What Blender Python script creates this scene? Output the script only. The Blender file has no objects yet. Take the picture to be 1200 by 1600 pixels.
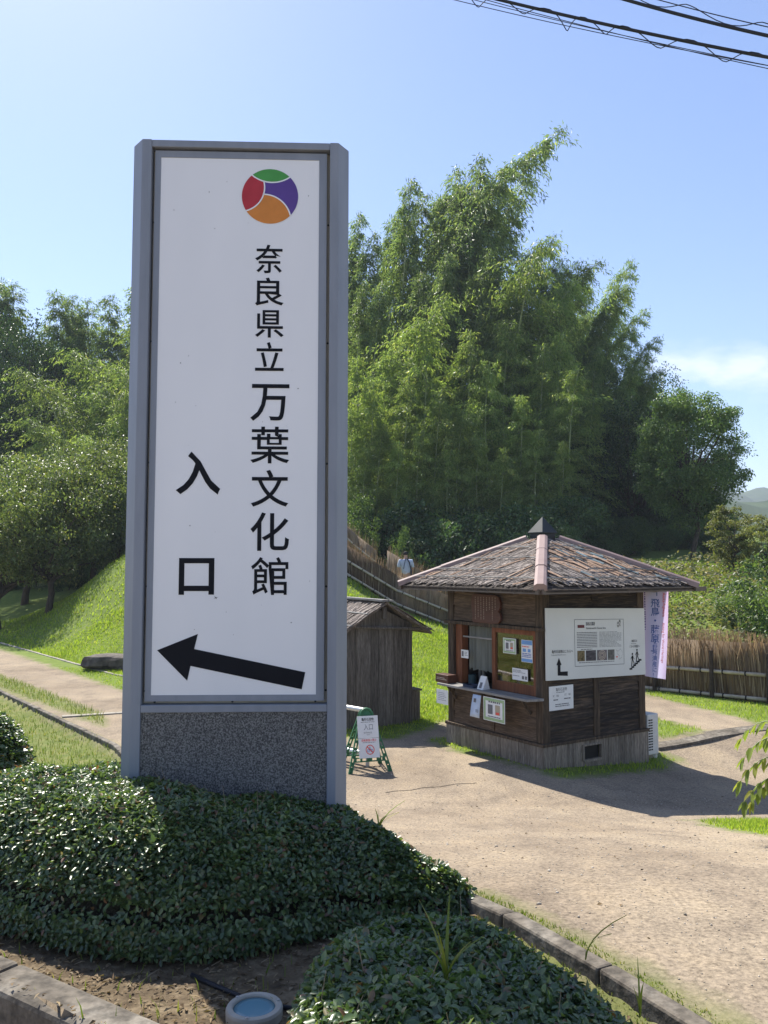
import bpy, math, random
import numpy as np
from mathutils import Vector, Matrix

SC = bpy.context.scene
COL = SC.collection
rad = math.radians

# ------------------------------------------------------------------ camera, sky, sun, exposure
EYE = 2.4
FPX = 1300.0                      # focal length in pixels of the 1600 px high frame
PITCH, ROLL = .0665, .0011
cam_d = bpy.data.cameras.new('camera')
cam_d.sensor_fit = 'VERTICAL'; cam_d.sensor_height = 36.0; cam_d.sensor_width = 27.0
cam_d.lens = 36.0 * FPX / 1600.0
cam_d.clip_start = .05; cam_d.clip_end = 6000
cam = bpy.data.objects.new('camera', cam_d); COL.objects.link(cam)
_fw = Vector((0, math.cos(PITCH), math.sin(PITCH))); _up = Vector((0, -math.sin(PITCH), math.cos(PITCH))); _rt = Vector((1, 0, 0))
_rt2 = _rt * math.cos(ROLL) + _up * math.sin(ROLL); _up2 = _up * math.cos(ROLL) - _rt * math.sin(ROLL)
m = Matrix((( _rt2.x, _up2.x, -_fw.x, 0), (_rt2.y, _up2.y, -_fw.y, 0), (_rt2.z, _up2.z, -_fw.z, EYE), (0, 0, 0, 1)))
cam.matrix_world = m
SC.camera = cam

SUN_AZ, SUN_EL = 30.0, 52.0       # light travels to the right of and towards the viewer
wd = bpy.data.worlds.new('World'); SC.world = wd; wd.use_nodes = True
nt = wd.node_tree; nt.nodes.clear()
w_out = nt.nodes.new('ShaderNodeOutputWorld'); w_bg = nt.nodes.new('ShaderNodeBackground')
sky = nt.nodes.new('ShaderNodeTexSky'); sky.sky_type = 'NISHITA'; sky.sun_disc = False
sky.sun_elevation = rad(SUN_EL); sky.sun_rotation = rad(-SUN_AZ)
sky.air_density = 1.0; sky.dust_density = .45; sky.ozone_density = 3.2; sky.altitude = 100
w_bg.inputs['Strength'].default_value = .112
nt.links.new(w_bg.outputs[0], w_out.inputs[0])
# a few soft clouds low on the right, by direction in the world
tc = nt.nodes.new('ShaderNodeTexCoord')
mp = nt.nodes.new('ShaderNodeMapping'); mp.inputs['Scale'].default_value = (5.5, 5.5, 13.0); mp.inputs['Location'].default_value = (2.9, .3, 0.85)
nz = nt.nodes.new('ShaderNodeTexNoise'); nz.inputs['Scale'].default_value = 1.0; nz.inputs['Detail'].default_value = 8; nz.inputs['Roughness'].default_value = .55
nt.links.new(tc.outputs['Generated'], mp.inputs[0]); nt.links.new(mp.outputs[0], nz.inputs[0])
cr = nt.nodes.new('ShaderNodeValToRGB'); cr.color_ramp.elements[0].position = .495; cr.color_ramp.elements[1].position = .60
nt.links.new(nz.outputs[0], cr.inputs[0])
sep = nt.nodes.new('ShaderNodeSeparateXYZ'); nt.links.new(tc.outputs['Generated'], sep.inputs[0])
band = nt.nodes.new('ShaderNodeValToRGB')
for i, (p, v) in enumerate([(.172, 0), (.205, .5), (.235, .38), (.262, 0)]):
    e = band.color_ramp.elements[i] if i < 2 else band.color_ramp.elements.new(p)
    e.position = p; e.color = (v, v, v, 1)
nt.links.new(sep.outputs[2], band.inputs[0])
mul = nt.nodes.new('ShaderNodeMath'); mul.operation = 'MULTIPLY'
nt.links.new(cr.outputs[0], mul.inputs[0]); nt.links.new(band.outputs[0], mul.inputs[1])
mx = nt.nodes.new('ShaderNodeMix'); mx.data_type = 'RGBA'
nt.links.new(mul.outputs[0], mx.inputs[0]); nt.links.new(sky.outputs[0], mx.inputs[6]); mx.inputs[7].default_value = (7.6, 7.7, 8.0, 1)
tint = nt.nodes.new('ShaderNodeMix'); tint.data_type = 'RGBA'; tint.blend_type = 'MULTIPLY'; tint.inputs[0].default_value = 1
nt.links.new(mx.outputs[2], tint.inputs[6]); tint.inputs[7].default_value = (.95, .91, .965, 1)      # milky summer sky
nt.links.new(tint.outputs[2], w_bg.inputs[0])

sun_d = bpy.data.lights.new('sun', 'SUN'); sun_d.energy = 5.0; sun_d.angle = rad(.53); sun_d.color = (1, .95, .86)
sun = bpy.data.objects.new('sun', sun_d); COL.objects.link(sun)
_sd = Vector((math.sin(rad(SUN_AZ)) * math.cos(rad(SUN_EL)), -math.cos(rad(SUN_AZ)) * math.cos(rad(SUN_EL)), -math.sin(rad(SUN_EL))))
sun.rotation_euler = _sd.to_track_quat('-Z', 'Y').to_euler()
sun.location = (-20, 30, 40)
vs = SC.view_settings
SC.display_settings.display_device = 'sRGB'
vs.view_transform = 'Standard'; vs.look = 'None'; vs.gamma = 1; vs.use_curve_mapping = False
vs.exposure = 0.94
SC.cycles.max_bounces = 8; SC.cycles.transparent_max_bounces = 12
SC.cycles.use_denoising = True

# ------------------------------------------------------------------ small helpers
rng = np.random.default_rng(7)
random.seed(7)

def pix(px, py, Y):
    """a point of the place seen at photo pixel (px,py), Y metres ahead"""
    d = _fw + _rt2 * ((px - 600) / FPX) + _up2 * ((800 - py) / FPX)
    return Vector((0, 0, EYE)) + d * (Y / d.y)

def tag(o, label=None, cat=None, group=None, kind=None):
    if label: o['label'] = label
    if cat: o['category'] = cat
    if group: o['group'] = group
    if kind: o['kind'] = kind
    return o

def thing(name, label, cat, loc=(0, 0, 0), rz=0, group=None):
    o = bpy.data.objects.new(name, None); COL.objects.link(o)
    o.empty_display_size = .2
    o.location = loc; o.rotation_euler = (0, 0, rz)
    return tag(o, label, cat, group)

def np_obj(name, V, F, mat, parent=None, smooth=False, mats=None, midx=None):
    """V (n,3), F list of arrays each (k,m) of same-size faces"""
    V = np.asarray(V, np.float32)
    if not isinstance(F, list): F = [F]
    F = [np.asarray(f, np.int32) for f in F if len(f)]
    me = bpy.data.meshes.new(name)
    me.vertices.add(len(V)); me.vertices.foreach_set('co', V.ravel())
    nl = sum(f.size for f in F); nf = sum(len(f) for f in F)
    me.loops.add(nl); me.polygons.add(nf)
    me.loops.foreach_set('vertex_index', np.concatenate([f.ravel() for f in F]))
    tot = np.concatenate([np.full(len(f), f.shape[1], np.int32) for f in F])
    st = np.concatenate([[0], np.cumsum(tot)[:-1]]).astype(np.int32)
    me.polygons.foreach_set('loop_start', st)
    me.polygons.foreach_set('loop_total', tot)
    if smooth: me.polygons.foreach_set('use_smooth', np.ones(nf, bool))
    for mt in (mats or [mat]): me.materials.append(mt)
    if midx is not None: me.polygons.foreach_set('material_index', np.asarray(midx, np.int32))
    me.update(calc_edges=True); me.validate()
    o = bpy.data.objects.new(name, me); COL.objects.link(o)
    if parent: o.parent = parent
    return o

class MB:
    """collects shapes, then links them as ONE mesh object"""
    def __init__(s): s.v = []; s.f = []
    def add(s, vs_, fs):
        b = len(s.v); s.v += [tuple(v) for v in vs_]; s.f += [tuple(i + b for i in f) for f in fs]; return s
    def box(s, x0, x1, y0, y1, z0, z1, M=None):
        P = [Vector(p) for p in ((x0,y0,z0),(x1,y0,z0),(x1,y1,z0),(x0,y1,z0),(x0,y0,z1),(x1,y0,z1),(x1,y1,z1),(x0,y1,z1))]
        if M is not None: P = [M @ p for p in P]
        return s.add(P, [(0,3,2,1),(4,5,6,7),(0,1,5,4),(1,2,6,5),(2,3,7,6),(3,0,4,7)])
    def bar(s, a, b, w, h, up=(0, 0, 1)):
        """box from a to b, w wide and h high"""
        a, b = Vector(a), Vector(b); d = (b - a); L = d.length
        if L < 1e-6: return s
        d.normalize(); u = Vector(up); side = d.cross(u)
        if side.length < 1e-4: side = d.cross(Vector((0, 1, 0)))
        side.normalize(); u = side.cross(d)
        P = []
        for q in (a, b):
            for (i, j) in ((-1,-1),(1,-1),(1,1),(-1,1)): P.append(q + side * (i * w / 2) + u * (j * h / 2))
        return s.add(P, [(0,1,2,3),(7,6,5,4),(0,4,5,1),(1,5,6,2),(2,6,7,3),(3,7,4,0)])
    def tube(s, pts, r, n=8, cap=True):
        pts = [Vector(p) for p in pts]; k = len(pts)
        rr = r if hasattr(r, '__len__') else [r] * k
        t0 = (pts[1] - pts[0]).normalized(); ref = Vector((0, 0, 1)) if abs(t0.z) < .9 else Vector((1, 0, 0))
        nrm = t0.cross(ref).normalized(); P = []
        for i, p in enumerate(pts):
            t = (pts[min(i + 1, k - 1)] - pts[max(i - 1, 0)]).normalized()
            nrm = (nrm - t * nrm.dot(t)).normalized(); bn = t.cross(nrm)
            for j in range(n):
                a = 2 * math.pi * j / n
                P.append(p + (nrm * math.cos(a) + bn * math.sin(a)) * rr[i])
        F = [(i*n+j, i*n+(j+1) % n, (i+1)*n+(j+1) % n, (i+1)*n+j) for i in range(k-1) for j in range(n)]
        if cap: F += [tuple(range(n))[::-1], tuple(range((k-1)*n, k*n))]
        return s.add(P, F)
    def prism(s, poly, z0, z1, mp=None):
        """poly of (x,y) counter-clockwise, from z0 to z1; mp maps (x,y,z) to a point"""
        n = len(poly); P = [(x, y, z0) for x, y in poly] + [(x, y, z1) for x, y in poly]
        if mp: P = [mp(*p) for p in P]
        return s.add(P, [tuple(range(n))[::-1], tuple(range(n, 2*n))] + [(i, (i+1) % n, n+(i+1) % n, n+i) for i in range(n)])
    def lathe(s, prof, n=24, loc=(0, 0, 0)):
        P = []; k = len(prof)
        for r, z in prof:
            for j in range(n):
                a = 2*math.pi*j/n; P.append((loc[0]+r*math.cos(a), loc[1]+r*math.sin(a), loc[2]+z))
        F = [(i*n+j, i*n+(j+1) % n, (i+1)*n+(j+1) % n, (i+1)*n+j) for i in range(k-1) for j in range(n)]
        F += [tuple(range(n))[::-1], tuple(range((k-1)*n, k*n))]
        return s.add(P, F)
    def build(s, name, mat, parent=None, smooth=False, bevel=0, solid=0):
        me = bpy.data.meshes.new(name); me.from_pydata([tuple(v) for v in s.v], [], s.f)
        me.materials.append(mat); me.update()
        if smooth: me.polygons.foreach_set('use_smooth', [True] * len(me.polygons))
        o = bpy.data.objects.new(name, me); COL.objects.link(o)
        if parent: o.parent = parent
        if bevel:
            b = o.modifiers.new('bevel', 'BEVEL'); b.width = bevel; b.segments = 2; b.limit_method = 'ANGLE'; b.angle_limit = rad(40)
        return o

def copy_tree(o, loc, rz=None, scale=None, label=None, group=None):
    c = o.copy(); COL.objects.link(c)
    c.location = loc
    if rz is not None: c.rotation_euler = (o.rotation_euler[0], o.rotation_euler[1], rz)
    if scale is not None: c.scale = scale
    if label: c['label'] = label
    if group: c['group'] = group
    for ch in list(o.children):
        d = ch.copy(); COL.objects.link(d); d.parent = c
    return c

# ------------------------------------------------------------------ materials
def new_mat(name):
    mt = bpy.data.materials.new(name); mt.use_nodes = True
    t = mt.node_tree; b = t.nodes['Principled BSDF']
    return mt, t, b

def ramp(t, stops):
    r = t.nodes.new('ShaderNodeValToRGB'); el = r.color_ramp.elements
    while len(el) < len(stops): el.new(.5)
    for e, (p, c) in zip(el, stops):
        e.position = p; e.color = (*c, 1) if len(c) == 3 else c
    return r

def noise(t, vec, scale, detail=5, rough=.55, dist=0):
    n = t.nodes.new('ShaderNodeTexNoise'); n.inputs['Scale'].default_value = scale
    n.inputs['Detail'].default_value = detail; n.inputs['Roughness'].default_value = rough; n.inputs['Distortion'].default_value = dist
    t.links.new(vec, n.inputs['Vector']); return n

def mapping(t, sc, coord='Object'):
    c = t.nodes.new('ShaderNodeTexCoord'); mpn = t.nodes.new('ShaderNodeMapping'); mpn.inputs['Scale'].default_value = sc
    t.links.new(c.outputs[coord], mpn.inputs[0]); return mpn.outputs[0]

def math_n(t, op, a, b=None):
    n = t.nodes.new('ShaderNodeMath'); n.operation = op
    for i, v in enumerate((a, b)):
        if v is None: continue
        if isinstance(v, (int, float)): n.inputs[i].default_value = v
        else: t.links.new(v, n.inputs[i])
    return n.outputs[0]

def mixc(t, fac, a, b, mode='MIX'):
    n = t.nodes.new('ShaderNodeMix'); n.data_type = 'RGBA'; n.blend_type = mode
    for i, v in ((0, fac), (6, a), (7, b)):
        if isinstance(v, (int, float)): n.inputs[i].default_value = v
        elif isinstance(v, tuple): n.inputs[i].default_value = (*v, 1) if len(v) == 3 else v
        else: t.links.new(v, n.inputs[i])
    return n.outputs[2]

def M(name, stops, sc=(1, 1, 1), scale=5, rough=.8, bump=.2, bscale=None, island=0, spec=.3, metal=0, detail=6, coat=0, fine=None):
    mt, t, b = new_mat(name)
    v = mapping(t, sc)
    if island:
        g = t.nodes.new('ShaderNodeNewGeometry')
        addv = t.nodes.new('ShaderNodeVectorMath'); addv.operation = 'ADD'
        cmb = t.nodes.new('ShaderNodeCombineXYZ'); k = math_n(t, 'MULTIPLY', g.outputs['Random Per Island'], 37.)
        for i in range(3): t.links.new(k, cmb.inputs[i])
        t.links.new(v, addv.inputs[0]); t.links.new(cmb.outputs[0], addv.inputs[1]); v = addv.outputs[0]
    n = noise(t, v, scale, detail)
    r = ramp(t, stops); t.links.new(n.outputs[0], r.inputs[0]); col = r.outputs[0]
    if fine:
        n3 = noise(t, v, fine[0], 3); r3 = ramp(t, [(.35, (1 - fine[1],) * 3), (.65, (1 + fine[1] * .6,) * 3)])
        t.links.new(n3.outputs[0], r3.inputs[0]); col = mixc(t, 1.0, col, r3.outputs[0], 'MULTIPLY')
    if island:
        k = math_n(t, 'MULTIPLY_ADD', g.outputs['Random Per Island'], 2 * island); t.nodes[-1].inputs[2].default_value = 1 - island
        cm2 = t.nodes.new('ShaderNodeCombineXYZ')
        for i in range(3): t.links.new(k, cm2.inputs[i])
        col = mixc(t, 1.0, col, cm2.outputs[0], 'MULTIPLY')
    t.links.new(col, b.inputs['Base Color'])
    b.inputs['Roughness'].default_value = rough; b.inputs['Specular IOR Level'].default_value = spec; b.inputs['Metallic'].default_value = metal
    if bump:
        n2 = noise(t, v, bscale or scale * 2, 5); bp = t.nodes.new('ShaderNodeBump'); bp.inputs['Strength'].default_value = bump; bp.inputs['Distance'].default_value = .02
        t.links.new(n2.outputs[0], bp.inputs['Height']); t.links.new(bp.outputs[0], b.inputs['Normal'])
    return mt

def plain(name, c, rough=.6, spec=.3, metal=0, var=.08):
    return M(name, [(.3, tuple(x * (1 - var) for x in c)), (.7, tuple(min(1, x * (1 + var)) for x in c))], scale=14, rough=rough, bump=0, spec=spec, metal=metal, detail=4)

def leafmat(name, cols, trans=.4, rough=.45, spec=.35, big=1.2, tcol=None, objvar=.25):
    mt, t, b = new_mat(name)
    g = t.nodes.new('ShaderNodeNewGeometry'); r = ramp(t, cols); t.links.new(g.outputs['Random Per Island'], r.inputs[0])
    v = mapping(t, (1, 1, 1)); n = noise(t, v, big, 3)
    rv = ramp(t, [(.3, (.72, .74, .8)), (.7, (1.22, 1.18, 1.0))]); t.links.new(n.outputs[0], rv.inputs[0])
    col = mixc(t, 1.0, r.outputs[0], rv.outputs[0], 'MULTIPLY')
    oi = t.nodes.new('ShaderNodeObjectInfo'); k = math_n(t, 'MULTIPLY_ADD', oi.outputs['Random'], 2 * objvar); t.nodes[-1].inputs[2].default_value = 1 - objvar
    cm = t.nodes.new('ShaderNodeCombineXYZ')
    for i in range(3): t.links.new(k, cm.inputs[i])
    col = mixc(t, 1.0, col, cm.outputs[0], 'MULTIPLY')
    t.links.new(col, b.inputs['Base Color']); b.inputs['Roughness'].default_value = rough; b.inputs['Specular IOR Level'].default_value = spec
    tr = t.nodes.new('ShaderNodeBsdfTranslucent')
    c2 = mixc(t, 1.0, col, tcol or (1.55, 1.6, .75), 'MULTIPLY'); t.links.new(c2, tr.inputs[0])
    ms = t.nodes.new('ShaderNodeMixShader'); ms.inputs[0].default_value = trans
    t.links.new(b.outputs[0], ms.inputs[1]); t.links.new(tr.outputs[0], ms.inputs[2])
    t.links.new(ms.outputs[0], t.nodes['Material Output'].inputs[0])
    return mt

mt_steel = M('painted_steel', [(.3, (.20, .222, .262)), (.7, (.245, .268, .312))], sc=(3, 3, .5), scale=4, rough=.45, bump=.02, spec=.4)
mt_steel_lt = M('recess_metal', [(.3, (.36, .33, .27)), (.7, (.46, .42, .34))], sc=(3, 3, .7), scale=6, rough=.6, bump=.05)
mt_panel = M('sign_panel_white', [(.3, (.755, .76, .775)), (.7, (.80, .80, .81))], sc=(1.5, 1.5, .5), scale=2.0, rough=.35, bump=0, spec=.4)
mt_black = plain('black_vinyl', (.009, .010, .014), rough=.6, spec=.12)
mt_ink = plain('black_print', (.03, .03, .035), rough=.7)
mt_ink_lt = plain('grey_print', (.16, .16, .17), rough=.7)
mt_red = plain('red_print', (.42, .035, .05)); mt_green = plain('green_print', (.07, .30, .07)); mt_purple = plain('purple_print', (.10, .055, .26)); mt_orange = plain('orange_print', (.60, .22, .045))
mt_redtxt = plain('red_lettering', (.72, .10, .08)); mt_bluetxt = plain('blue_lettering', (.08, .14, .42))
mt_granite = M('granite', [(.36, (.052, .051, .05)), (.5, (.135, .133, .129)), (.64, (.25, .245, .235))], scale=140, rough=.8, bump=.5, bscale=120, detail=3)
mt_paper = plain('white_paper', (.74, .74, .73), rough=.8, var=.03)
mt_paper_blue = plain('pale_blue_paper', (.50, .58, .70), rough=.7)
mt_board = M('white_board', [(.3, (.60, .61, .59)), (.7, (.68, .69, .67))], scale=1.5, rough=.5, bump=0)
mt_wood_dark = M('dark_weathered_board', [(.25, (.012, .0095, .0085)), (.5, (.038, .028, .021)), (.74, (.12, .082, .054))], sc=(1.1, 14, 14), scale=3.2, rough=.85, bump=.5, island=.35, fine=(9, .35))
mt_wood_side = M('brown_weathered_board', [(.25, (.055, .038, .026)), (.5, (.108, .074, .049)), (.75, (.175, .124, .084))], sc=(14, 1.1, 14), scale=3.2, rough=.85, bump=.4, island=.22, fine=(9, .3))
mt_wood_post = M('dark_timber', [(.25, (.03, .021, .015)), (.5, (.075, .052, .034)), (.75, (.17, .12, .075))], sc=(12, 12, 1), scale=3, rough=.85, bump=.4, island=.2, fine=(9, .3))
mt_wood_skirt = M('grey_vertical_board', [(.25, (.12, .10, .08)), (.55, (.23, .195, .155)), (.8, (.34, .295, .245))], sc=(12, 12, 1), scale=3, rough=.9, bump=.4, island=.22, fine=(12, .3))
mt_wood_red = M('red_brown_joinery', [(.25, (.10, .034, .014)), (.55, (.19, .066, .026)), (.8, (.26, .11, .05))], sc=(10, 10, 1.2), scale=3, rough=.7, bump=.2, island=.15)
mt_wood_grey = M('silvered_timber', [(.25, (.16, .15, .14)), (.55, (.28, .27, .255)), (.8, (.38, .37, .35))], sc=(10, 1, 10), scale=3, rough=.85, bump=.35, island=.1)
mt_shed = M('shed_plank', [(.25, (.065, .058, .052)), (.5, (.15, .136, .12)), (.8, (.26, .24, .215))], sc=(13, 13, .9), scale=3, rough=.9, bump=.5, island=.25, fine=(16, .35))
mt_bark = M('cedar_bark', [(.2, (.07, .058, .050)), (.5, (.19, .160, .140)), (.8, (.40, .345, .305))], sc=(6, 6, 6), scale=2.6, rough=.95, bump=.6, island=.55, fine=(14, .4))
mt_bark_tan = M('pale_bark', [(.2, (.22, .13, .085)), (.8, (.42, .29, .20))], sc=(6, 6, 6), scale=4, rough=.95, bump=.5, island=.35, fine=(14, .3))
mt_under = M('blue_grey_underlay', [(.2, (.07, .095, .10)), (.8, (.15, .19, .20))], scale=5, rough=.7, bump=.2, island=.3)
mt_ridge = M('pink_brown_metal', [(.3, (.25, .175, .16)), (.7, (.33, .24, .22))], scale=3, rough=.62, bump=.03, spec=.25)
mt_gutter = M('brown_gutter_metal', [(.3, (.085, .062, .05)), (.7, (.12, .09, .073))], scale=4, rough=.45, bump=.03, spec=.45)
mt_finial = M('dark_copper', [(.3, (.016, .019, .021)), (.7, (.034, .040, .042))], scale=4, rough=.62, bump=.03, spec=.35)
mt_plaque = M('carved_brown_board', [(.3, (.065, .024, .014)), (.7, (.105, .043, .026))], sc=(8, 1, 8), scale=3, rough=.5, bump=.2)
mt_cream = plain('cream_lettering', (.55, .47, .38))
mt_dark = plain('dark_interior', (.02, .018, .016), rough=.9)
mt_curtain = M('grey_curtain', [(.3, (.15, .16, .14)), (.7, (.22, .23, .205))], sc=(1, 8, .4), scale=3, rough=.95, bump=0)
mt_bamboo = M('bamboo_pole', [(.3, (.38, .31, .22)), (.7, (.56, .49, .38))], sc=(2, 2, 2), scale=4, rough=.5, bump=.05, island=.08)
mt_brush = M('brushwood_twig', [(.2, (.115, .075, .045)), (.5, (.215, .150, .096)), (.8, (.36, .27, .18))], sc=(3, 3, .5), scale=5, rough=.95, bump=0, island=.4)
mt_brush = leafmat('brushwood_twig', [(0, (.155, .11, .075)), (.4, (.27, .20, .14)), (.8, (.38, .30, .22)), (1, (.48, .39, .30))], trans=.3, rough=.8, spec=.15, big=1.5, tcol=(1.1, .95, .75), objvar=.05)
mt_fpost = plain('fence_post_wood', (.055, .04, .03), rough=.9, var=.3)
mt_cord = plain('black_cord', (.02, .018, .017), rough=.8)
mt_stand = plain('green_plastic', (.035, .14, .065), rough=.5, spec=.3)
mt_pipe = plain('galvanised_pipe', (.56, .56, .56), rough=.35, spec=.5, metal=.5)
mt_ac = plain('white_casing', (.60, .60, .57), rough=.5)
mt_flag = None
mt_conc = M('old_concrete', [(.25, (.06, .05, .038)), (.5, (.14, .12, .095)), (.75, (.27, .245, .205))], scale=4, rough=.9, bump=.35, bscale=30, fine=(22, .45), detail=8)
mt_conc_lt = M('pale_concrete', [(.3, (.24, .215, .175)), (.7, (.38, .345, .285))], scale=5, rough=.9, bump=.25, bscale=40)
mt_rock = M('dark_rock', [(.3, (.045, .038, .032)), (.7, (.17, .145, .12))], scale=5, rough=.9, bump=.7, bscale=10)
mt_trunk = M('tree_bark', [(.3, (.035, .027, .02)), (.7, (.095, .075, .055))], sc=(6, 6, 1.5), scale=4, rough=.95, bump=.6)
mt_culm = M('bamboo_culm', [(.3, (.20, .25, .10)), (.7, (.36, .40, .20))], sc=(2, 2, .6), scale=3, rough=.5, bump=0)
mt_cable = plain('black_cable', (.016, .017, .022), rough=.55)
mt_skin = plain('skin', (.46, .28, .20)); mt_hair = plain('dark_hair', (.012, .011, .012), rough=.7)
mt_shirt = plain('pale_blue_shirt', (.50, .55, .66), rough=.9); mt_trouser = plain('navy_trousers', (.03, .035, .06), rough=.9); mt_strap = plain('navy_strap', (.03, .035, .07), rough=.8)

lf_hedge = leafmat('hedge_leaf', [(0, (.042, .080, .030)), (.45, (.080, .138, .048)), (.8, (.14, .205, .07)), (.94, (.20, .245, .09)), (.955, (.19, .10, .045)), (.985, (.16, .075, .045)), (1, (.26, .22, .10))], trans=.34, rough=.36, spec=.9, big=6, objvar=.03)
lf_bamboo = leafmat('bamboo_leaf', [(0, (.095, .150, .072)), (.5, (.160, .228, .105)), (.9, (.235, .305, .135)), (1, (.32, .34, .16))], trans=.55, rough=.42, spec=.35, big=.45)
lf_bamboo_y = leafmat('young_bamboo_leaf', [(0, (.135, .205, .075)), (.5, (.21, .29, .105)), (.9, (.29, .365, .135)), (1, (.37, .38, .17))], trans=.55, rough=.42, big=.45)
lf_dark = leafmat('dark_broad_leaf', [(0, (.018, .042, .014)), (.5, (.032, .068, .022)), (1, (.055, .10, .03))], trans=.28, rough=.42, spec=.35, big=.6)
lf_cherry = leafmat('cherry_leaf', [(0, (.08, .12, .048)), (.5, (.135, .185, .07)), (.9, (.20, .245, .095)), (1, (.27, .25, .10))], trans=.42, rough=.42, spec=.4, big=.6)
lf_zelk = leafmat('green_tree_leaf', [(0, (.055, .11, .04)), (.5, (.10, .165, .058)), (1, (.165, .23, .085))], trans=.42, rough=.42, big=.6)
lf_maple = leafmat('light_shrub_leaf', [(0, (.10, .135, .04)), (.5, (.15, .18, .055)), (1, (.24, .22, .08))], trans=.4, rough=.5, big=1)
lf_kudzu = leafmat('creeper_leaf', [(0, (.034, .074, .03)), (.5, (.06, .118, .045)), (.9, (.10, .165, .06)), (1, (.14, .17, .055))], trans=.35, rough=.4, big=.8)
lf_sap = leafmat('sapling_leaf', [(0, (.13, .19, .035)), (.6, (.20, .26, .05)), (1, (.30, .30, .07))], trans=.45, rough=.4, big=3)
lf_grass = leafmat('grass_blade', [(0, (.16, .235, .036)), (.5, (.23, .32, .05)), (.88, (.30, .38, .07)), (1, (.38, .36, .14))], trans=.5, rough=.55, spec=.2, big=.5, objvar=.02)
lf_dry = leafmat('dry_grass_blade', [(0, (.10, .155, .030)), (.5, (.15, .21, .042)), (.8, (.22, .24, .07)), (1, (.32, .27, .12))], trans=.35, rough=.6, spec=.2, big=.9, objvar=.02)
lf_weed = leafmat('bank_weed_leaf', [(0, (.085, .115, .04)), (.4, (.14, .16, .06)), (.75, (.215, .20, .10)), (1, (.30, .25, .15))], trans=.35, rough=.5, big=.9)
lf_litter = leafmat('dead_leaf', [(0, (.10, .065, .035)), (.5, (.20, .14, .085)), (1, (.32, .25, .16))], trans=.1, rough=.8, spec=.2, big=3)

# ------------------------------------------------------------------ the lie of the land
def sstep(t): t = np.clip(t, 0, 1); return t * t * (3 - 2 * t)
def sdf_poly(x, y, poly):
    """signed distance to a polygon, positive inside"""
    x = np.asarray(x, float); y = np.asarray(y, float)
    P = np.array(poly, float); Q = np.roll(P, -1, 0)
    d = np.full(x.shape, 1e9); ins = np.zeros(x.shape, bool)
    for (ax, ay), (bx, by) in zip(P, Q):
        ex, ey = bx - ax, by - ay; wx, wy = x - ax, y - ay
        t = np.clip((wx * ex + wy * ey) / (ex * ex + ey * ey + 1e-12), 0, 1)
        d = np.minimum(d, np.hypot(wx - ex * t, wy - ey * t))
        c = ((ay > y) != (by > y)) & (x < (bx - ax) * (y - ay) / (by - ay + 1e-12) + ax)
        ins ^= c
    return np.where(ins, d, -d)

K_LINE = [(1.62, 1.5), (1.04, 2.64), (.416, 3.87), (-3.62, 11.4), (-7.66, 16.6), (-14, 23.3), (-40, 42)]
F_LINE = [(-40, 26), (-9, 8.2), (-4.4, 5.1), (-1.43, 3.1), (-.74, 2.64), (.5, 1.8), (1.2, 1.2)]
BED = K_LINE + F_LINE
FOOT_X = [-60, -40, -20, -12.5, -5.9, -2.5, -.9, .2, .9, 1.6, 3.0, 4.4, 5.2, 7, 9, 14, 60]
FOOT_Y = [90, 64, 38, 27, 18.6, 15.4, 13.6, 12.9, 13.1, 14, 16, 17.2, 17, 15.4, 13.4, 10, 6]
RAMP_END = 29.0
def base_z(x, y):
    z = .95 * sstep((9.2 - np.asarray(y, float)) / 6.2)
    dip = -.10 * np.clip((x - 2.0), 0, 2.6) * np.clip((12.3 - y) / 1.2, 0, 1) * np.clip((y - 6.5) / 3, 0, 1)
    return z + dip
def hill_z(x, y):
    fy = np.interp(x, FOOT_X, FOOT_Y)
    r = sstep((y - fy) / np.maximum(RAMP_END - fy, 6.0))
    sg = np.where(x > -5, 5.0, 6.2)
    H = 4.2 * np.exp(-((x + 5) / sg) ** 2) + 2.5 * sstep((x - 2.5) / 6)
    H = H + .05 * np.clip(y - 30, 0, 60) + .5 * sstep((y - 34) / 10)
    bump = .05 * np.sin(x * 1.3 + y * .7) * np.sin(y * 1.1 - x * .5)
    return r * (H + bump)
def land(x, y, detail=True):
    x = np.asarray(x, float); y = np.asarray(y, float)
    z = base_z(x, y) + hill_z(x, y)
    sb = sdf_poly(x, y, BED)
    z = z - .13 * np.clip(sb / .12, 0, 1)
    # road on the viewer's side of the bed lies lower
    z = z - np.where(sdf_poly(x, y, [(-40, 26), (-9, 8.2), (-4.4, 5.1), (-1.43, 3.1), (-.74, 2.64), (.5, 1.8), (1.2, 1.2), (1.2, -60), (-40, -60)]) > 0.02, .26, 0)
    return z
def gz(x, y): return float(land(np.array([x]), np.array([y]))[0])

KN = Vector((1.9113, 10.1244, 0)); KYAW = .5817          # ticket booth: near corner and turn
kX = Vector((math.cos(KYAW), math.sin(KYAW), 0)); kY = Vector((-math.sin(KYAW), math.cos(KYAW), 0))
def kw(x, y): return KN + kX * x + kY * y

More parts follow.
